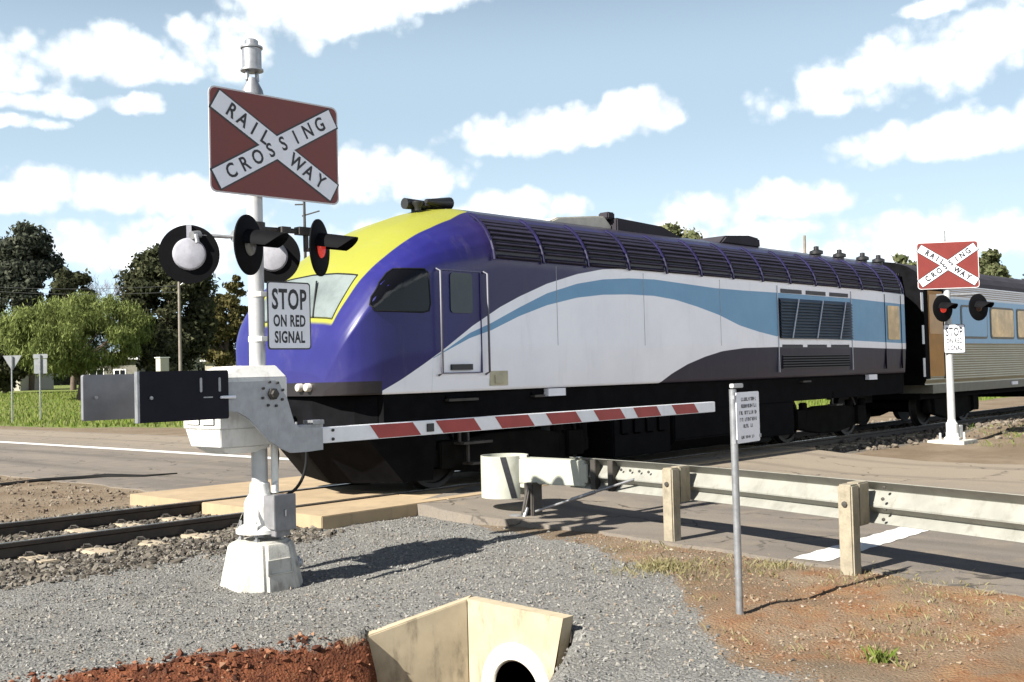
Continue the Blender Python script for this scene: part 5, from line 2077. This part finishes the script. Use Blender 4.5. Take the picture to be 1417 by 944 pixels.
def guardrail():
    z0 = 0
    t = thing('guardrail', 'white steel guardrail on wooden posts along the road edge, with a blunt rounded end', 'guardrail', (8.27, 5.83, 0))
    def post(y, name='post'):
        x = rail_x(y)
        T = Matrix.Translation((x, y, 0))
        q = MB(T)
        g = gz(x, y)
        q.box(-.065, .065, -.058, .058, g - .3, .695)
        p = q.build('post', 'timber', t, bevel=.012)
        q = MB(T)
        q.box(.067, .24, -.055, .055, .37, .70)
        q.build('block', 'timber', p, bevel=.01)
        q = MB(T)
        q.lathe([(.022, 0), (.022, .012), (0, .014)], 8, 0, Matrix.Translation((-.065, 0, .55)) @ Matrix.Rotation(-math.pi / 2, 4, 'Y'))
        q.build('bolt', 'steel_dark', p)
    for y in (5.83, 3.83, 1.83, -.17, -2.1):
        post(y)
    # W section seen from behind: lips near, bulges away
    W = [(.246, .700), (.250, .697), (.340, .628), (.345, .620), (.341, .612), (.258, .512), (.258, .503), (.330, .456), (.335, .449), (.331, .442), (.254, .384), (.249, .378)]
    mb = MB()
    ys = np.arange(-3.5, 7.62, .12)
    ring = []
    for y in ys:
        x = rail_x(y)
        d = (rail_x(y + .1) - rail_x(y - .1)) / .2
        along = Vector((d, 1, 0)).normalized()
        out = Vector((along.y, -along.x, 0))
        ring.append([Vector((x, y, 0)) + out * a + Vector((0, 0, b)) for a, b in W])
    n = len(W)
    vs = [v for r in ring for v in r]
    fs = [(i * n + j, i * n + j + 1, (i + 1) * n + j + 1, (i + 1) * n + j) for i in range(len(ys) - 1) for j in range(n - 1)]
    mb.add(vs, fs)
    beam = mb.build('rail_beam', 'wbeam', t, smooth=18)
    so = beam.modifiers.new('thick', 'SOLIDIFY')
    so.thickness = .004
    # lap joint plate at the right
    q = MB()
    y = 2.36
    x = rail_x(y)
    d = (rail_x(y + .1) - rail_x(y - .1)) / .2
    along = Vector((d, 1, 0)).normalized()
    out = Vector((along.y, -along.x, 0))
    T = Matrix((out, along, Vector((0, 0, 1)))).transposed().to_4x4()
    T.translation = Vector((x, y, 0))
    q = MB(T)
    q.prism([(.19, -.045), (.246, -.045), (.246, .045), (.19, .045)], .40, .665)
    q.build('splice_bracket', 'wbeam', t, bevel=.004)
    q = MB()
    for yy in (3.83 - .19,):
        for z in (.66, .575, .49, .42):
            xx = rail_x(yy)
            q.lathe([(.014, 0), (.014, .01), (0, .012)], 6, 0, Matrix.Translation((xx + .27 - .035 * abs(math.sin(z * 19)), yy, z)) @ Matrix.Rotation(-math.pi / 2, 4, 'Y'))
    for k in range(4):
        yy = 6.75 - k * .13
        q.lathe([(.014, 0), (.014, .01), (0, .012)], 6, 0, Matrix.Translation((rail_x(yy) + .283, yy, .60)) @ Matrix.Rotation(-math.pi / 2, 4, 'Y'))
    q.build('bolt', 'steel_dark', beam)
    # end terminal: rounded shell open at the top, then a boxed transition
    cx, cy, r = 8.70, 8.36, .265
    mb = MB()
    n = 40
    a0, a1 = math.radians(-62), math.radians(262)
    o, i_ = [], []
    vs = []
    for k in range(n + 1):
        a = a0 + (a1 - a0) * k / n
        for rr in (r, r - .01):
            vs.append((cx + rr * math.cos(a), cy + rr * math.sin(a), .24))
            vs.append((cx + rr * math.cos(a), cy + rr * math.sin(a), .70))
    fs = []
    for k in range(n):
        b, c = k * 4, (k + 1) * 4
        fs += [(b, c, c + 1, b + 1), (b + 3, c + 3, c + 2, b + 2), (b + 1, c + 1, c + 3, b + 3), (b + 2, c + 2, c, b)]
    mb.add(vs, fs)
    shell = mb.build('end_terminal', 'terminal_white', t, smooth=40)
    q = MB()
    a_ = [math.radians(-98 - 22 * 0), 0]
    # black diagonal stripe wrapped on the shell's near face
    st = []
    for k in range(9):
        f = k / 8
        ac = math.radians(220 + 25 * f)
        for s in (-1, 1):
            a = ac + s * math.radians(7)
            st.append((cx + (r + .003) * math.cos(a), cy + (r + .003) * math.sin(a), .695 - f * .45))
    q.add(st, [(2 * k, 2 * k + 2, 2 * k + 3, 2 * k + 1) for k in range(8)])
    q.build('black_stripe', 'letter_black', shell)
    q = MB()
    T = Matrix.Identity(4)
    q.prism([(cx - .06, cy - .235), (cx - .03, cy - .29), (rail_x(7.30) + .225, 7.30), (rail_x(7.3) + .235, 7.26), (rail_x(7.3) + .36, 7.28), (cx + .20, cy - .2)], .40, .672)
    q.prism([(rail_x(7.4) + .21, 7.42), (rail_x(7.3) + .222, 7.22), (rail_x(7.3) + .24, 7.22), (rail_x(7.4) + .24, 7.42)], .44, .64)
    q.build('transition_box', 'terminal_white', t, bevel=.015)
    # dark steel post with strut and anchor cable
    q = MB()
    q.box(8.60, 8.76, 7.86, 7.99, -.3, .42)
    q.tube([(8.52, 7.95, .02), (8.56, 7.93, .2), (8.60, 7.92, .36)], .03, 8)
    q.build('terminal_post', 'steel_dark', t, bevel=.01)
    q = MB()
    q.lathe([(.09, -.02), (.09, .05), (.05, .06)], 14, 0, Matrix.Translation((8.50, 8.02, .03)))
    q.tube([(8.50, 7.93, .0), (8.57, 7.92, .16)], .022, 8)
    q.build('cable_anchor', 'galv', t)
    q = MB()
    a, b = Vector((8.62, 7.84, .12)), Vector((rail_x(6.55) + .26, 6.55, .52))
    q.tube([a, a.lerp(b, .4)], .013, 8)
    q.tube([a.lerp(b, .38), a.lerp(b, .62)], .02, 8)
    q.tube([a.lerp(b, .6), b], .013, 8)
    q.build('anchor_cable', 'galv', t, smooth=60)
    for yy in (7.12, 6.86):  # two dark upright bars across the beam
        q = MB()
        xx = rail_x(yy)
        q.box(xx + .215, xx + .30, yy - .035, yy + .035, .38, .69)
        q.build('dark_bar', 'steel_dark', t, bevel=.005)
    return t


guardrail()


def culvert():
    A, B = Vector((5.12, 5.26, 0)), Vector((5.14, 4.40, 0))
    t = thing('culvert_headwall', 'precast concrete culvert headwall with a round pipe mouth in the red drain', 'culvert', (5.1, 4.83, -.7))
    zb = -.95
    # face panel: tapered towards the bottom on the road side, pierced by the pipe
    yc, zc, ri, ro = 4.80, -.43, .195, .30
    def facepoly():
        return [(A.y, zb), (A.y, .105), (B.y, .09), (B.y + .26, zb)]
    poly = facepoly()
    ring_n = 40
    bm = bmesh.new()
    def loop(x):
        out = [bm.verts.new((x, y, z)) for y, z in poly]
        inn = [bm.verts.new((x, yc + ro * math.cos(k / ring_n * 2 * math.pi), zc + ro * math.sin(k / ring_n * 2 * math.pi))) for k in range(ring_n)]
        return out, inn
    of, inf = loop(5.06)
    ob_, inb = loop(5.16)
    for o_, i_ in ((of, inf), (ob_, inb)):
        es = [bm.edges.new((o_[k], o_[(k + 1) % len(o_)])) for k in range(len(o_))] + [bm.edges.new((i_[k], i_[(k + 1) % ring_n])) for k in range(ring_n)]
        bmesh.ops.triangle_fill(bm, edges=es, use_beauty=True)
    for k in range(len(of)):
        j = (k + 1) % len(of)
        bm.faces.new((of[k], of[j], ob_[j], ob_[k]))
    bmesh.ops.recalc_face_normals(bm, faces=bm.faces)
    off = root_loc(t)
    bmesh.ops.translate(bm, verts=bm.verts, vec=-off)
    me = bpy.data.meshes.new('face_panel')
    bm.to_mesh(me)
    bm.free()
    me.materials.append(M['precast'])
    o = bpy.data.objects.new('face_panel', me)
    COL.objects.link(o)
    o.parent = t
    # flared wing on the track side
    q = MB()
    C = Vector((4.40, 5.49, 0))
    th = .085
    d = (C - Vector((5.06, 5.24, 0))).normalized()
    nrm = Vector((-d.y, d.x, 0))
    if nrm.y < 0:
        nrm = -nrm
    P = Vector((5.058, 5.235, 0))
    a, b = P, C
    a2, b2 = P + nrm * th + Vector((.10, 0, 0)), C + nrm * th
    vs = [(a.x, a.y, zb), (b.x, b.y, zb), (b2.x, b2.y, zb), (a2.x, a2.y, zb), (a.x, a.y, .106), (b.x, b.y, -.05), (b2.x, b2.y, -.05), (a2.x, a2.y, .108)]
    q.add(vs, [(0, 1, 5, 4), (1, 2, 6, 5), (2, 3, 7, 6), (3, 0, 4, 7), (4, 5, 6, 7)])
    q.build('wing_wall', 'precast', t, bevel=.008)
    # pipe: pale rim and dark bore
    q = MB()
    T = frame((5.055, yc, zc), (0, -1, 0), (0, 0, 1))
    q.lathe([(ro + .012, -.02), (ro + .008, .012), (ri + .012, .016), (ri + .002, .006), (ri, .0)], 48, 0, T)
    q.build('pipe_rim', 'precast_rim', t, smooth=40)
    q = MB()
    q.lathe([(ri, .0), (ri, -6.0), (0.0, -6.0)], 40, 0, T)
    q.build('pipe_bore', 'pipe_in', t, smooth=40)
    return t


culvert()

# ================================================================== BACKGROUND: trees, houses, poles
def foliage(name, dark, mid, light):
    m = bpy.data.materials.new(name)
    m.use_nodes = True
    t = m.node_tree
    t.nodes.clear()
    N = NT(t)
    out = N.n('ShaderNodeOutputMaterial')
    d = N.n('ShaderNodeBsdfDiffuse')
    tr = N.n('ShaderNodeBsdfTranslucent')
    mx = N.n('ShaderNodeMixShader')
    mx.inputs[0].default_value = .28
    a = N.n('ShaderNodeAttribute', attribute_name='tone')
    r = N.n('ShaderNodeValToRGB')
    r.color_ramp.elements[0].color = (*dark, 1)
    r.color_ramp.elements[1].color = (*light, 1)
    e = r.color_ramp.elements.new(.5)
    e.color = (*mid, 1)
    N.link(a.outputs['Fac'], r.inputs[0])
    N.link(r.outputs[0], d.inputs[0])
    N.link(r.outputs[0], tr.inputs[0])
    N.link(d.outputs[0], mx.inputs[1])
    N.link(tr.outputs[0], mx.inputs[2])
    N.link(mx.outputs[0], out.inputs[0])
    M[name] = m


foliage('leaf_lime', (0.07439, 0.09396, 0.0274), (0.1409, 0.1723, 0.05481), (0.2271, 0.2584, 0.09396))
foliage('leaf_dark', (0.02175, 0.02755, 0.01595), (0.05075, 0.0551, 0.03045), (0.1087, 0.1087, 0.06162))
foliage('leaf_grey', (0.02645, 0.03202, 0.02366), (0.05568, 0.06264, 0.04594), (0.1114, 0.1183, 0.087))
foliage('leaf_olive', (0.04669, 0.04669, 0.01667), (0.09338, 0.08337, 0.03335), (0.1467, 0.1267, 0.05669))
foliage('leaf_pale', (0.058, 0.0696, 0.0348), (0.1102, 0.1218, 0.058), (0.174, 0.174, 0.0986))
foliage('twig_pink', (0.174, 0.116, 0.1044), (0.2436, 0.174, 0.1566), (0.3016, 0.232, 0.2088))


def point_at(px, py, depth):
    d = sight(px, py)
    k = depth / (d.x * F0.x + d.y * F0.y)
    return CAMP + d * k


def tree(name, label, px0, px1, ptop, pbase, depth, leaf, n_leaf, leaf_size, seed, nclump=46, group='trees behind the crossing', trunk_r=.25, open_=.75, droop=0.0, bark='bark', trunk_h=.25, shape='round', rk=1.0):
    rng = np.random.default_rng(seed)
    a, b = point_at(px0, (ptop + pbase) / 2, depth), point_at(px1, (ptop + pbase) / 2, depth)
    pxc = (px0 + px1) / 2
    top, bot = point_at(pxc, ptop, depth), point_at(pxc, pbase, depth)
    base = Vector((bot.x, bot.y, min(gz(bot.x, bot.y), bot.z)))
    W = (b - a).length / 2
    zb, zt = bot.z, top.z
    H = zt - zb
    t = thing(name, label, 'tree', base, group)
    z_lo = zb + H * trunk_h
    # clumps spread through the crown
    cl = []
    for k in range(nclump):
        while True:
            p = rng.uniform(-1, 1, 3)
            if np.linalg.norm(p) < 1:
                break
        p = p / max(np.linalg.norm(p), .2) * (np.linalg.norm(p) ** .55)
        if shape == 'cone':
            f = (p[2] + 1) / 2
            p[:2] *= (1.05 - .75 * f)
        if shape == 'umbrella' and p[2] < 0:
            p[2] *= .8
        r = rng.uniform(.13, .32) * rk * min(W, H * .5) * (1.1 if shape != 'cone' else .9)
        c = np.array([p[0] * (W - r * .8), p[1] * (W - r * .8) * .9, (z_lo + zt) / 2 + p[2] * ((zt - z_lo) / 2 - r * .7)])
        cl.append((c, r))
    per = n_leaf // nclump
    Vs, tones = [], []
    for c, r in cl:
        m = int(per * rng.uniform(.6, 1.4))
        d = rng.normal(0, 1, (m, 3))
        d /= np.linalg.norm(d, axis=1)[:, None]
        q = c + d * (r * rng.uniform(open_ * .35, 1.12, m) ** .6)[:, None] * np.array([1.15, 1.15, .82])
        loose = rng.random(m) < .22
        q = np.where(loose[:, None], c + (q - c) * rng.uniform(1.1, 1.75, m)[:, None], q)
        q[:, 2] -= droop * r * rng.random(m) ** 2 * 2
        nrm = d + rng.normal(0, .7, (m, 3))
        nrm /= np.linalg.norm(nrm, axis=1)[:, None]
        up = rng.normal(0, 1, (m, 3))
        if droop:
            up = up * .4 + np.array([0, 0, 1.])
        u = np.cross(nrm, up)
        u /= np.linalg.norm(u, axis=1)[:, None] + 1e-9
        v = np.cross(nrm, u)
        s = leaf_size * rng.uniform(.5, 1.3, m)[:, None]
        w = s * (.55 if not droop else .3)
        L = s * (1 if not droop else 1.7)
        quad = np.stack([q - u * w * .4 - v * L, q + u * w - v * L * .1, q + u * w * .3 + v * L, q - u * w + v * L * .1], 1)
        Vs.append(quad)
        tones.append(np.clip(rng.normal(.52 + rng.uniform(-.16, .16), .24, m), 0, 1))
    V = np.concatenate(Vs).reshape(-1, 3)
    V[:, 2] -= base.z
    n = len(V) // 4
    F = np.arange(n)[:, None] * 4 + np.arange(4)[None]
    o = np_mesh('crown', V, F, leaf, {'tone': np.repeat(np.concatenate(tones), 4)})
    o.parent = t
    mb = MB(Matrix.Translation(base))
    hh = zt - base.z
    mb.tube([(0, 0, -.3), (.05 * W, 0, hh * .2), (-.03 * W, .04 * W, hh * .45), (.04 * W, 0, hh * .8)], [trunk_r, trunk_r * .8, trunk_r * .55, trunk_r * .15], 8)
    for c, r in cl[:14]:
        h0 = max(.8, min((c[2] - base.z) * .55, hh * .5))
        mid = (c[0] * .45, c[1] * .45, h0 + (c[2] - base.z - h0) * .45)
        mb.tube([(0, 0, h0 * .9), mid, (c[0], c[1], c[2] - base.z)], [trunk_r * .45, trunk_r * .25, trunk_r * .06], 6)
    mb.build('trunk', bark, t, smooth=60)
    return t


tree('tree', 'tall dark grey-green feathery tree at the far left edge', -46, 128, 296, 535, 98, 'leaf_grey', 36000, .24, 1, 150, trunk_r=.4, shape='cone', trunk_h=.06, rk=.62)
tree('tree', 'dark round tree crown rising behind the bright green tree, left of the bare twiggy tree', 62, 140, 372, 530, 94, 'leaf_dark', 13000, .23, 2, 46, rk=.75, trunk_r=.3)
tree('tree', 'bright lime green spreading tree, broadest tree on the left', 2, 218, 402, 545, 74, 'leaf_lime', 60000, .11, 3, 170, droop=.45, trunk_r=.28, trunk_h=.19, rk=.72)
tree('tree', 'tall dark green tree behind the street light and the near signal lights', 168, 306, 336, 530, 80, 'leaf_dark', 40000, .20, 4, 130, trunk_r=.4, trunk_h=.05, rk=.72)
tree('tree', 'olive brown bushy tree between the dark tree and the signal mast', 276, 352, 404, 528, 96, 'leaf_olive', 20000, .19, 5, 70, rk=.8, trunk_r=.3, trunk_h=.1)
tree('tree', 'low dark shrubby tree under the bright green tree beside the grey house', 196, 262, 452, 545, 77, 'leaf_dark', 16000, .18, 6, 40, trunk_r=.2, trunk_h=.05)
tree('tree', 'small olive tree with a thin top showing left of the signal mast', 312, 344, 380, 440, 104, 'leaf_olive', 1800, .26, 12, 10, trunk_r=.2, trunk_h=.0)
tree('bush', 'dark shadowy shrub behind the give way sign at the far left', -30, 42, 440, 548, 84, 'leaf_dark', 14000, .22, 13, 40, trunk_r=.2, trunk_h=.05)
tree('tree', 'pale green tree whose top shows over the roof of the power car', 890, 990, 308, 520, 62, 'leaf_pale', 7000, .22, 7, 30, trunk_r=.25)
tree('tree', 'pale grey-green gum tree left behind the far crossbuck sign', 1222, 1292, 346, 500, 74, 'leaf_pale', 5000, .24, 8, 22, trunk_r=.25, bark='bark_pale')
tree('tree', 'grey-green gum tree with pale branches right of the far crossbuck sign', 1346, 1408, 342, 500, 72, 'leaf_pale', 5500, .22, 9, 24, trunk_r=.25, bark='bark_pale', open_=1.0)
tree('tree', 'low dark gum tree behind the coach roof at the right edge', 1392, 1450, 366, 500, 78, 'leaf_grey', 4000, .24, 10, 18, trunk_r=.25)


def bare_tree():
    p = point_at(146, 530, 100)
    t = thing('bare_tree', 'bare pinkish twiggy tree between the two dark trees on the left', 'tree', (p.x, p.y, gz(p.x, p.y)))
    rng = random.Random(3)
    z0 = gz(p.x, p.y)
    mb = MB(Matrix.Translation(Vector((p.x, p.y, z0))))
    tw = MB(Matrix.Translation(Vector((p.x, p.y, z0))))
    top = point_at(146, 362, 100).z - z0
    def grow(a, d, l, r, depth):
        b = a + d * l
        (mb if depth < 3 else tw).tube([a, a.lerp(b, .5) + Vector((rng.uniform(-.06, .06), rng.uniform(-.06, .06), 0)) * l, b], [r, r * .8, r * .6], 5, caps=False)
        if depth >= 6:
            return
        for k in range(3 if depth < 5 else 2):
            nd = (d + Vector((rng.uniform(-.75, .75), rng.uniform(-.75, .75), rng.uniform(-.15, .5)))).normalized()
            grow(b, nd, l * rng.uniform(.62, .8), r * .6, depth + 1)
    grow(Vector((0, 0, 0)), Vector((0, 0, 1)), top * .30, .16, 0)
    mb.build('trunk', 'bark_pale', t)
    tw.build('twigs', M['twig_pink'], t)


bare_tree()


def far_woods():
    """a low belt of bush on the horizon that reads as one mass"""
    rng = np.random.default_rng(77)
    Vs, tones = [], []
    for k in range(420):
        az = math.radians(rng.uniform(-12, 92))
        r = rng.uniform(190, 320)
        x, y = r * math.cos(az), r * math.sin(az)
        z = gz(x, y)
        hgt, w = rng.uniform(3, 7.5), rng.uniform(4, 9)
        m = 60
        d = rng.normal(0, 1, (m, 3))
        d /= np.linalg.norm(d, axis=1)[:, None]
        q = np.array([x, y, z + hgt * .5]) + d * np.array([w, w, hgt * .5]) * rng.uniform(.5, 1, m)[:, None]
        u = rng.normal(0, 1, (m, 3))
        v = rng.normal(0, 1, (m, 3))
        Vs.append(np.stack([q - u * .8, q + v * .8, q + u * .8, q - v * .8], 1))
        tones.append(np.clip(rng.normal(.4, .2, m), 0, 1))
    V = np.concatenate(Vs).reshape(-1, 3)
    F = np.arange(len(V) // 4)[:, None] * 4 + np.arange(4)[None]
    struct(np_mesh('distant_woods', V, F, 'leaf_grey', {'tone': np.repeat(np.concatenate(tones), 4)}), 'stuff')


far_woods()


def house(label, px0, px1, ptop, pbase, depth, wall, roof, dz=6.0, windows=(), gable=.0, carport=None):
    a, b = point_at(px0, pbase, depth), point_at(px1, pbase, depth)
    top = point_at((px0 + px1) / 2, ptop, depth).z
    base = min(gz(a.x, a.y), gz(b.x, b.y))
    right = (Vector((b.x, b.y, 0)) - Vector((a.x, a.y, 0)))
    W = right.length
    right.normalize()
    T = frame((0, 0, 0), right, (0, 0, 1))
    T.translation = Vector((a.x, a.y, base))
    t = thing('house', label, 'house', (a.x, a.y, base), 'houses among the trees')
    H = top - base
    wl = H * .80
    q = MB(T)
    q.prism([(0, -.3), (W, -.3), (W, wl), (0, wl)], -dz, 0)
    w = q.build('wall', wall, t)
    q = MB(T)
    o = .35
    vs = [(-o, wl, o), (W + o, wl, o), (W + o, wl, -dz - o), (-o, wl, -dz - o), (dz * .3 - o, H, -dz / 2), (W - dz * .3 + o, H, -dz / 2)]
    if W < dz * .7:
        vs[4], vs[5] = (W * .3, H, -dz / 2), (W * .7, H, -dz / 2)
    q.add(vs, [(0, 1, 5, 4), (1, 2, 5), (2, 3, 4, 5), (3, 0, 4), (3, 2, 1, 0)])
    q.build('roof', roof, t)
    q = MB(T)
    q.box(-o, W + o, wl - .14, wl - .005, o - .06, o + .03)
    q.build('fascia', 'house_trim', t)
    for fx, fy, fw, fh in windows:
        q = MB(T)
        q.box(fx * W, fx * W + fw, fy * wl, fy * wl + fh, -.05, .05)
        f = q.build('window', 'house_trim', t)
        q = MB(T)
        q.box(fx * W + .09, fx * W + fw / 2 - .03, fy * wl + .09, fy * wl + fh - .09, .03, .062)
        q.box(fx * W + fw / 2 + .03, fx * W + fw - .09, fy * wl + .09, fy * wl + fh - .09, .03, .062)
        q.build('pane', 'glass_black', f)
    return t


house('low grey house with white eaves behind the trees, above the near counterweight', 118, 190, 484, 536, 86, 'house_wall', 'house_roof', 8, ((.08, .38, 1.2, .9), (.55, .1, 1.0, 1.6)))
house('small white house in sun at the far left edge behind the give way sign', -30, 28, 496, 537, 96, 'house_cream', 'house_roof', 7, ((.3, .35, 1.0, .9),))
house('cream house behind the olive tree left of the signal mast', 284, 336, 488, 528, 100, 'house_cream', 'house_roof', 7, ((.35, .35, 1.0, .9),))


def misc_background():
    # cream cabinet
    p, q_ = point_at(219, 526, 70), point_at(233, 494, 70)
    g = gz(p.x, p.y)
    t = thing('utility_cabinet', 'small cream white cabinet standing beside the street light', 'cabinet', (p.x, p.y, g))
    q = MB()
    q.box(p.x, p.x + .62, p.y - .3, p.y + .3, g - .1, q_.z - .05)
    q.build('case', 'house_cream', t, bevel=.02)
    q = MB()
    q.box(p.x - .05, p.x + .67, p.y - .35, p.y + .35, q_.z - .05, q_.z)
    q.build('lid', 'house_trim', t)
    # street light
    tp, bt = point_at(248, 390, 60), point_at(250, 530, 60)
    g = gz(bt.x, bt.y)
    t = thing('street_light', 'slim grey street light pole with a short arm, in front of the tall dark tree', 'street light', (bt.x, bt.y, g))
    q = MB()
    q.tube([(bt.x, bt.y, g - .2), (bt.x, bt.y, 3.5), (bt.x, bt.y, tp.z)], [.11, .09, .07], 10)
    q.build('pole', 'pole_timber', t, smooth=60)
    e = Vector((bt.x, bt.y, tp.z - .1)) + RGT * .55
    q = MB()
    q.tube([(bt.x, bt.y, tp.z - .25), (bt.x + R0.x * .25, bt.y + R0.y * .25, tp.z - .06), (e.x, e.y, tp.z)], .035, 8)
    q.build('arm', 'galv', t, smooth=60)
    q = MB()
    q.box(e.x - .08, e.x + .25, e.y - .12, e.y + .12, tp.z - .06, tp.z + .06)
    q.build('lamp_head', 'galv', t, bevel=.03)
    # signs seen from behind across the road
    for (px, pt, pb, kind, label) in ((17, 492, 575, 'tri', 'grey back of an inverted triangle give way sign on the grass, far left'), (56, 490, 572, 'rect', 'grey back of a flat topped road sign, right of the give way sign')):
        p = onZ(px, pb, .35)
        g = gz(p.x, p.y)
        d = p.x * F0.x + p.y * F0.y
        tp = point_at(px, pt, d)
        t = thing('road_sign', label, 'road sign', (p.x, p.y, g), 'road signs seen from behind')
        q = MB()
        q.tube([(p.x, p.y, g - .2), (p.x, p.y, tp.z - .02)], .035, 8)
        q.build('post', 'galv', t, smooth=60)
        T = frame((0, 0, 0), R0, (0, 0, 1))
        T.translation = Vector((p.x, p.y, tp.z)) + Vector((F0.x, F0.y, 0)) * .06
        q = MB(T)
        s = d / FPX
        if kind == 'tri':
            q.prism([(-13 * s, 0), (-12 * s, -2 * s), (-1.2 * s, -20 * s), (1.2 * s, -20 * s), (12 * s, -2 * s), (13 * s, 0)], -.01, 0)
        else:
            q.prism(rrect(-10 * s, 10 * s, -6 * s, 0, 1.2 * s), -.01, 0)
            q.prism(rrect(-9 * s, 9 * s, -27 * s, -7 * s, 1.2 * s), -.01, 0)
        q.build('plate', 'sign_back', t)
    # utility pole beyond the train, with its short cross arms
    p = point_at(421, 285, 46)
    g = gz(p.x, p.y)
    t = thing('utility_pole', 'thin dark pole with short cross arms, behind the crossbuck and the red signal light', 'utility pole', (p.x, p.y, g), 'poles beyond the train')
    q = MB()
    q.tube([(p.x, p.y, g - .2), (p.x, p.y, p.z + .3)], [.10, .055], 8)
    q.build('pole', 'steel_dark', t, smooth=60)
    for py, a, b in ((283, -.40, .0), (299, -.1, .65), (319, -.30, .0)):
        z = point_at(421, py, 46).z
        q = MB()
        q.tube([(p.x + R0.x * a, p.y + R0.y * a, z - .0), (p.x + R0.x * b, p.y + R0.y * b, z + (.2 if b > .3 else 0))], .03, 6)
        q.build('cross_arm', 'steel_dark', t)
    for px, pt, label in ((1113, 326, 'thin pole tip rising over the tail of the power car'),):
        p = point_at(px, pt, 55)
        g = gz(p.x, p.y)
        t = thing('utility_pole', label, 'utility pole', (p.x, p.y, g), 'poles beyond the train')
        q = MB()
        q.tube([(p.x, p.y, g - .2), (p.x, p.y, p.z)], [.13, .07], 8)
        q.build('pole', 'pole_timber', t, smooth=60)
    # overhead wires crossing the trees on the left
    a, b = point_at(-60, 398, 92), point_at(250, 404, 60)
    c = point_at(420, 380, 46)
    q = MB()
    for k in range(2):
        pts = []
        for i in range(15):
            s = i / 14
            v = a.lerp(b, s)
            pts.append((v.x, v.y, v.z - .9 * 4 * s * (1 - s) * .35 + k * .35))
        q.tube(pts, .012, 4)
    o = q.build('overhead_wire', 'wire')
    tag(o, 'pair of thin overhead wires crossing in front of the left hand trees', 'wire')
    # thin dark tube put in for a shadow line on the dirt
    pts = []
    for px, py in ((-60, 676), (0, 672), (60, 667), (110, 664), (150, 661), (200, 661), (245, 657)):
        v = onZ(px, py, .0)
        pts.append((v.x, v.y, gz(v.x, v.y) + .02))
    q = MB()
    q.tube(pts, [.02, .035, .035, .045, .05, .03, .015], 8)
    o = q.build('shadow_line', 'rubber', smooth=60)
    tag(o, 'thin black tube standing in for a shadow line on the bare dirt beyond the rails', 'shadow_line')


misc_background()
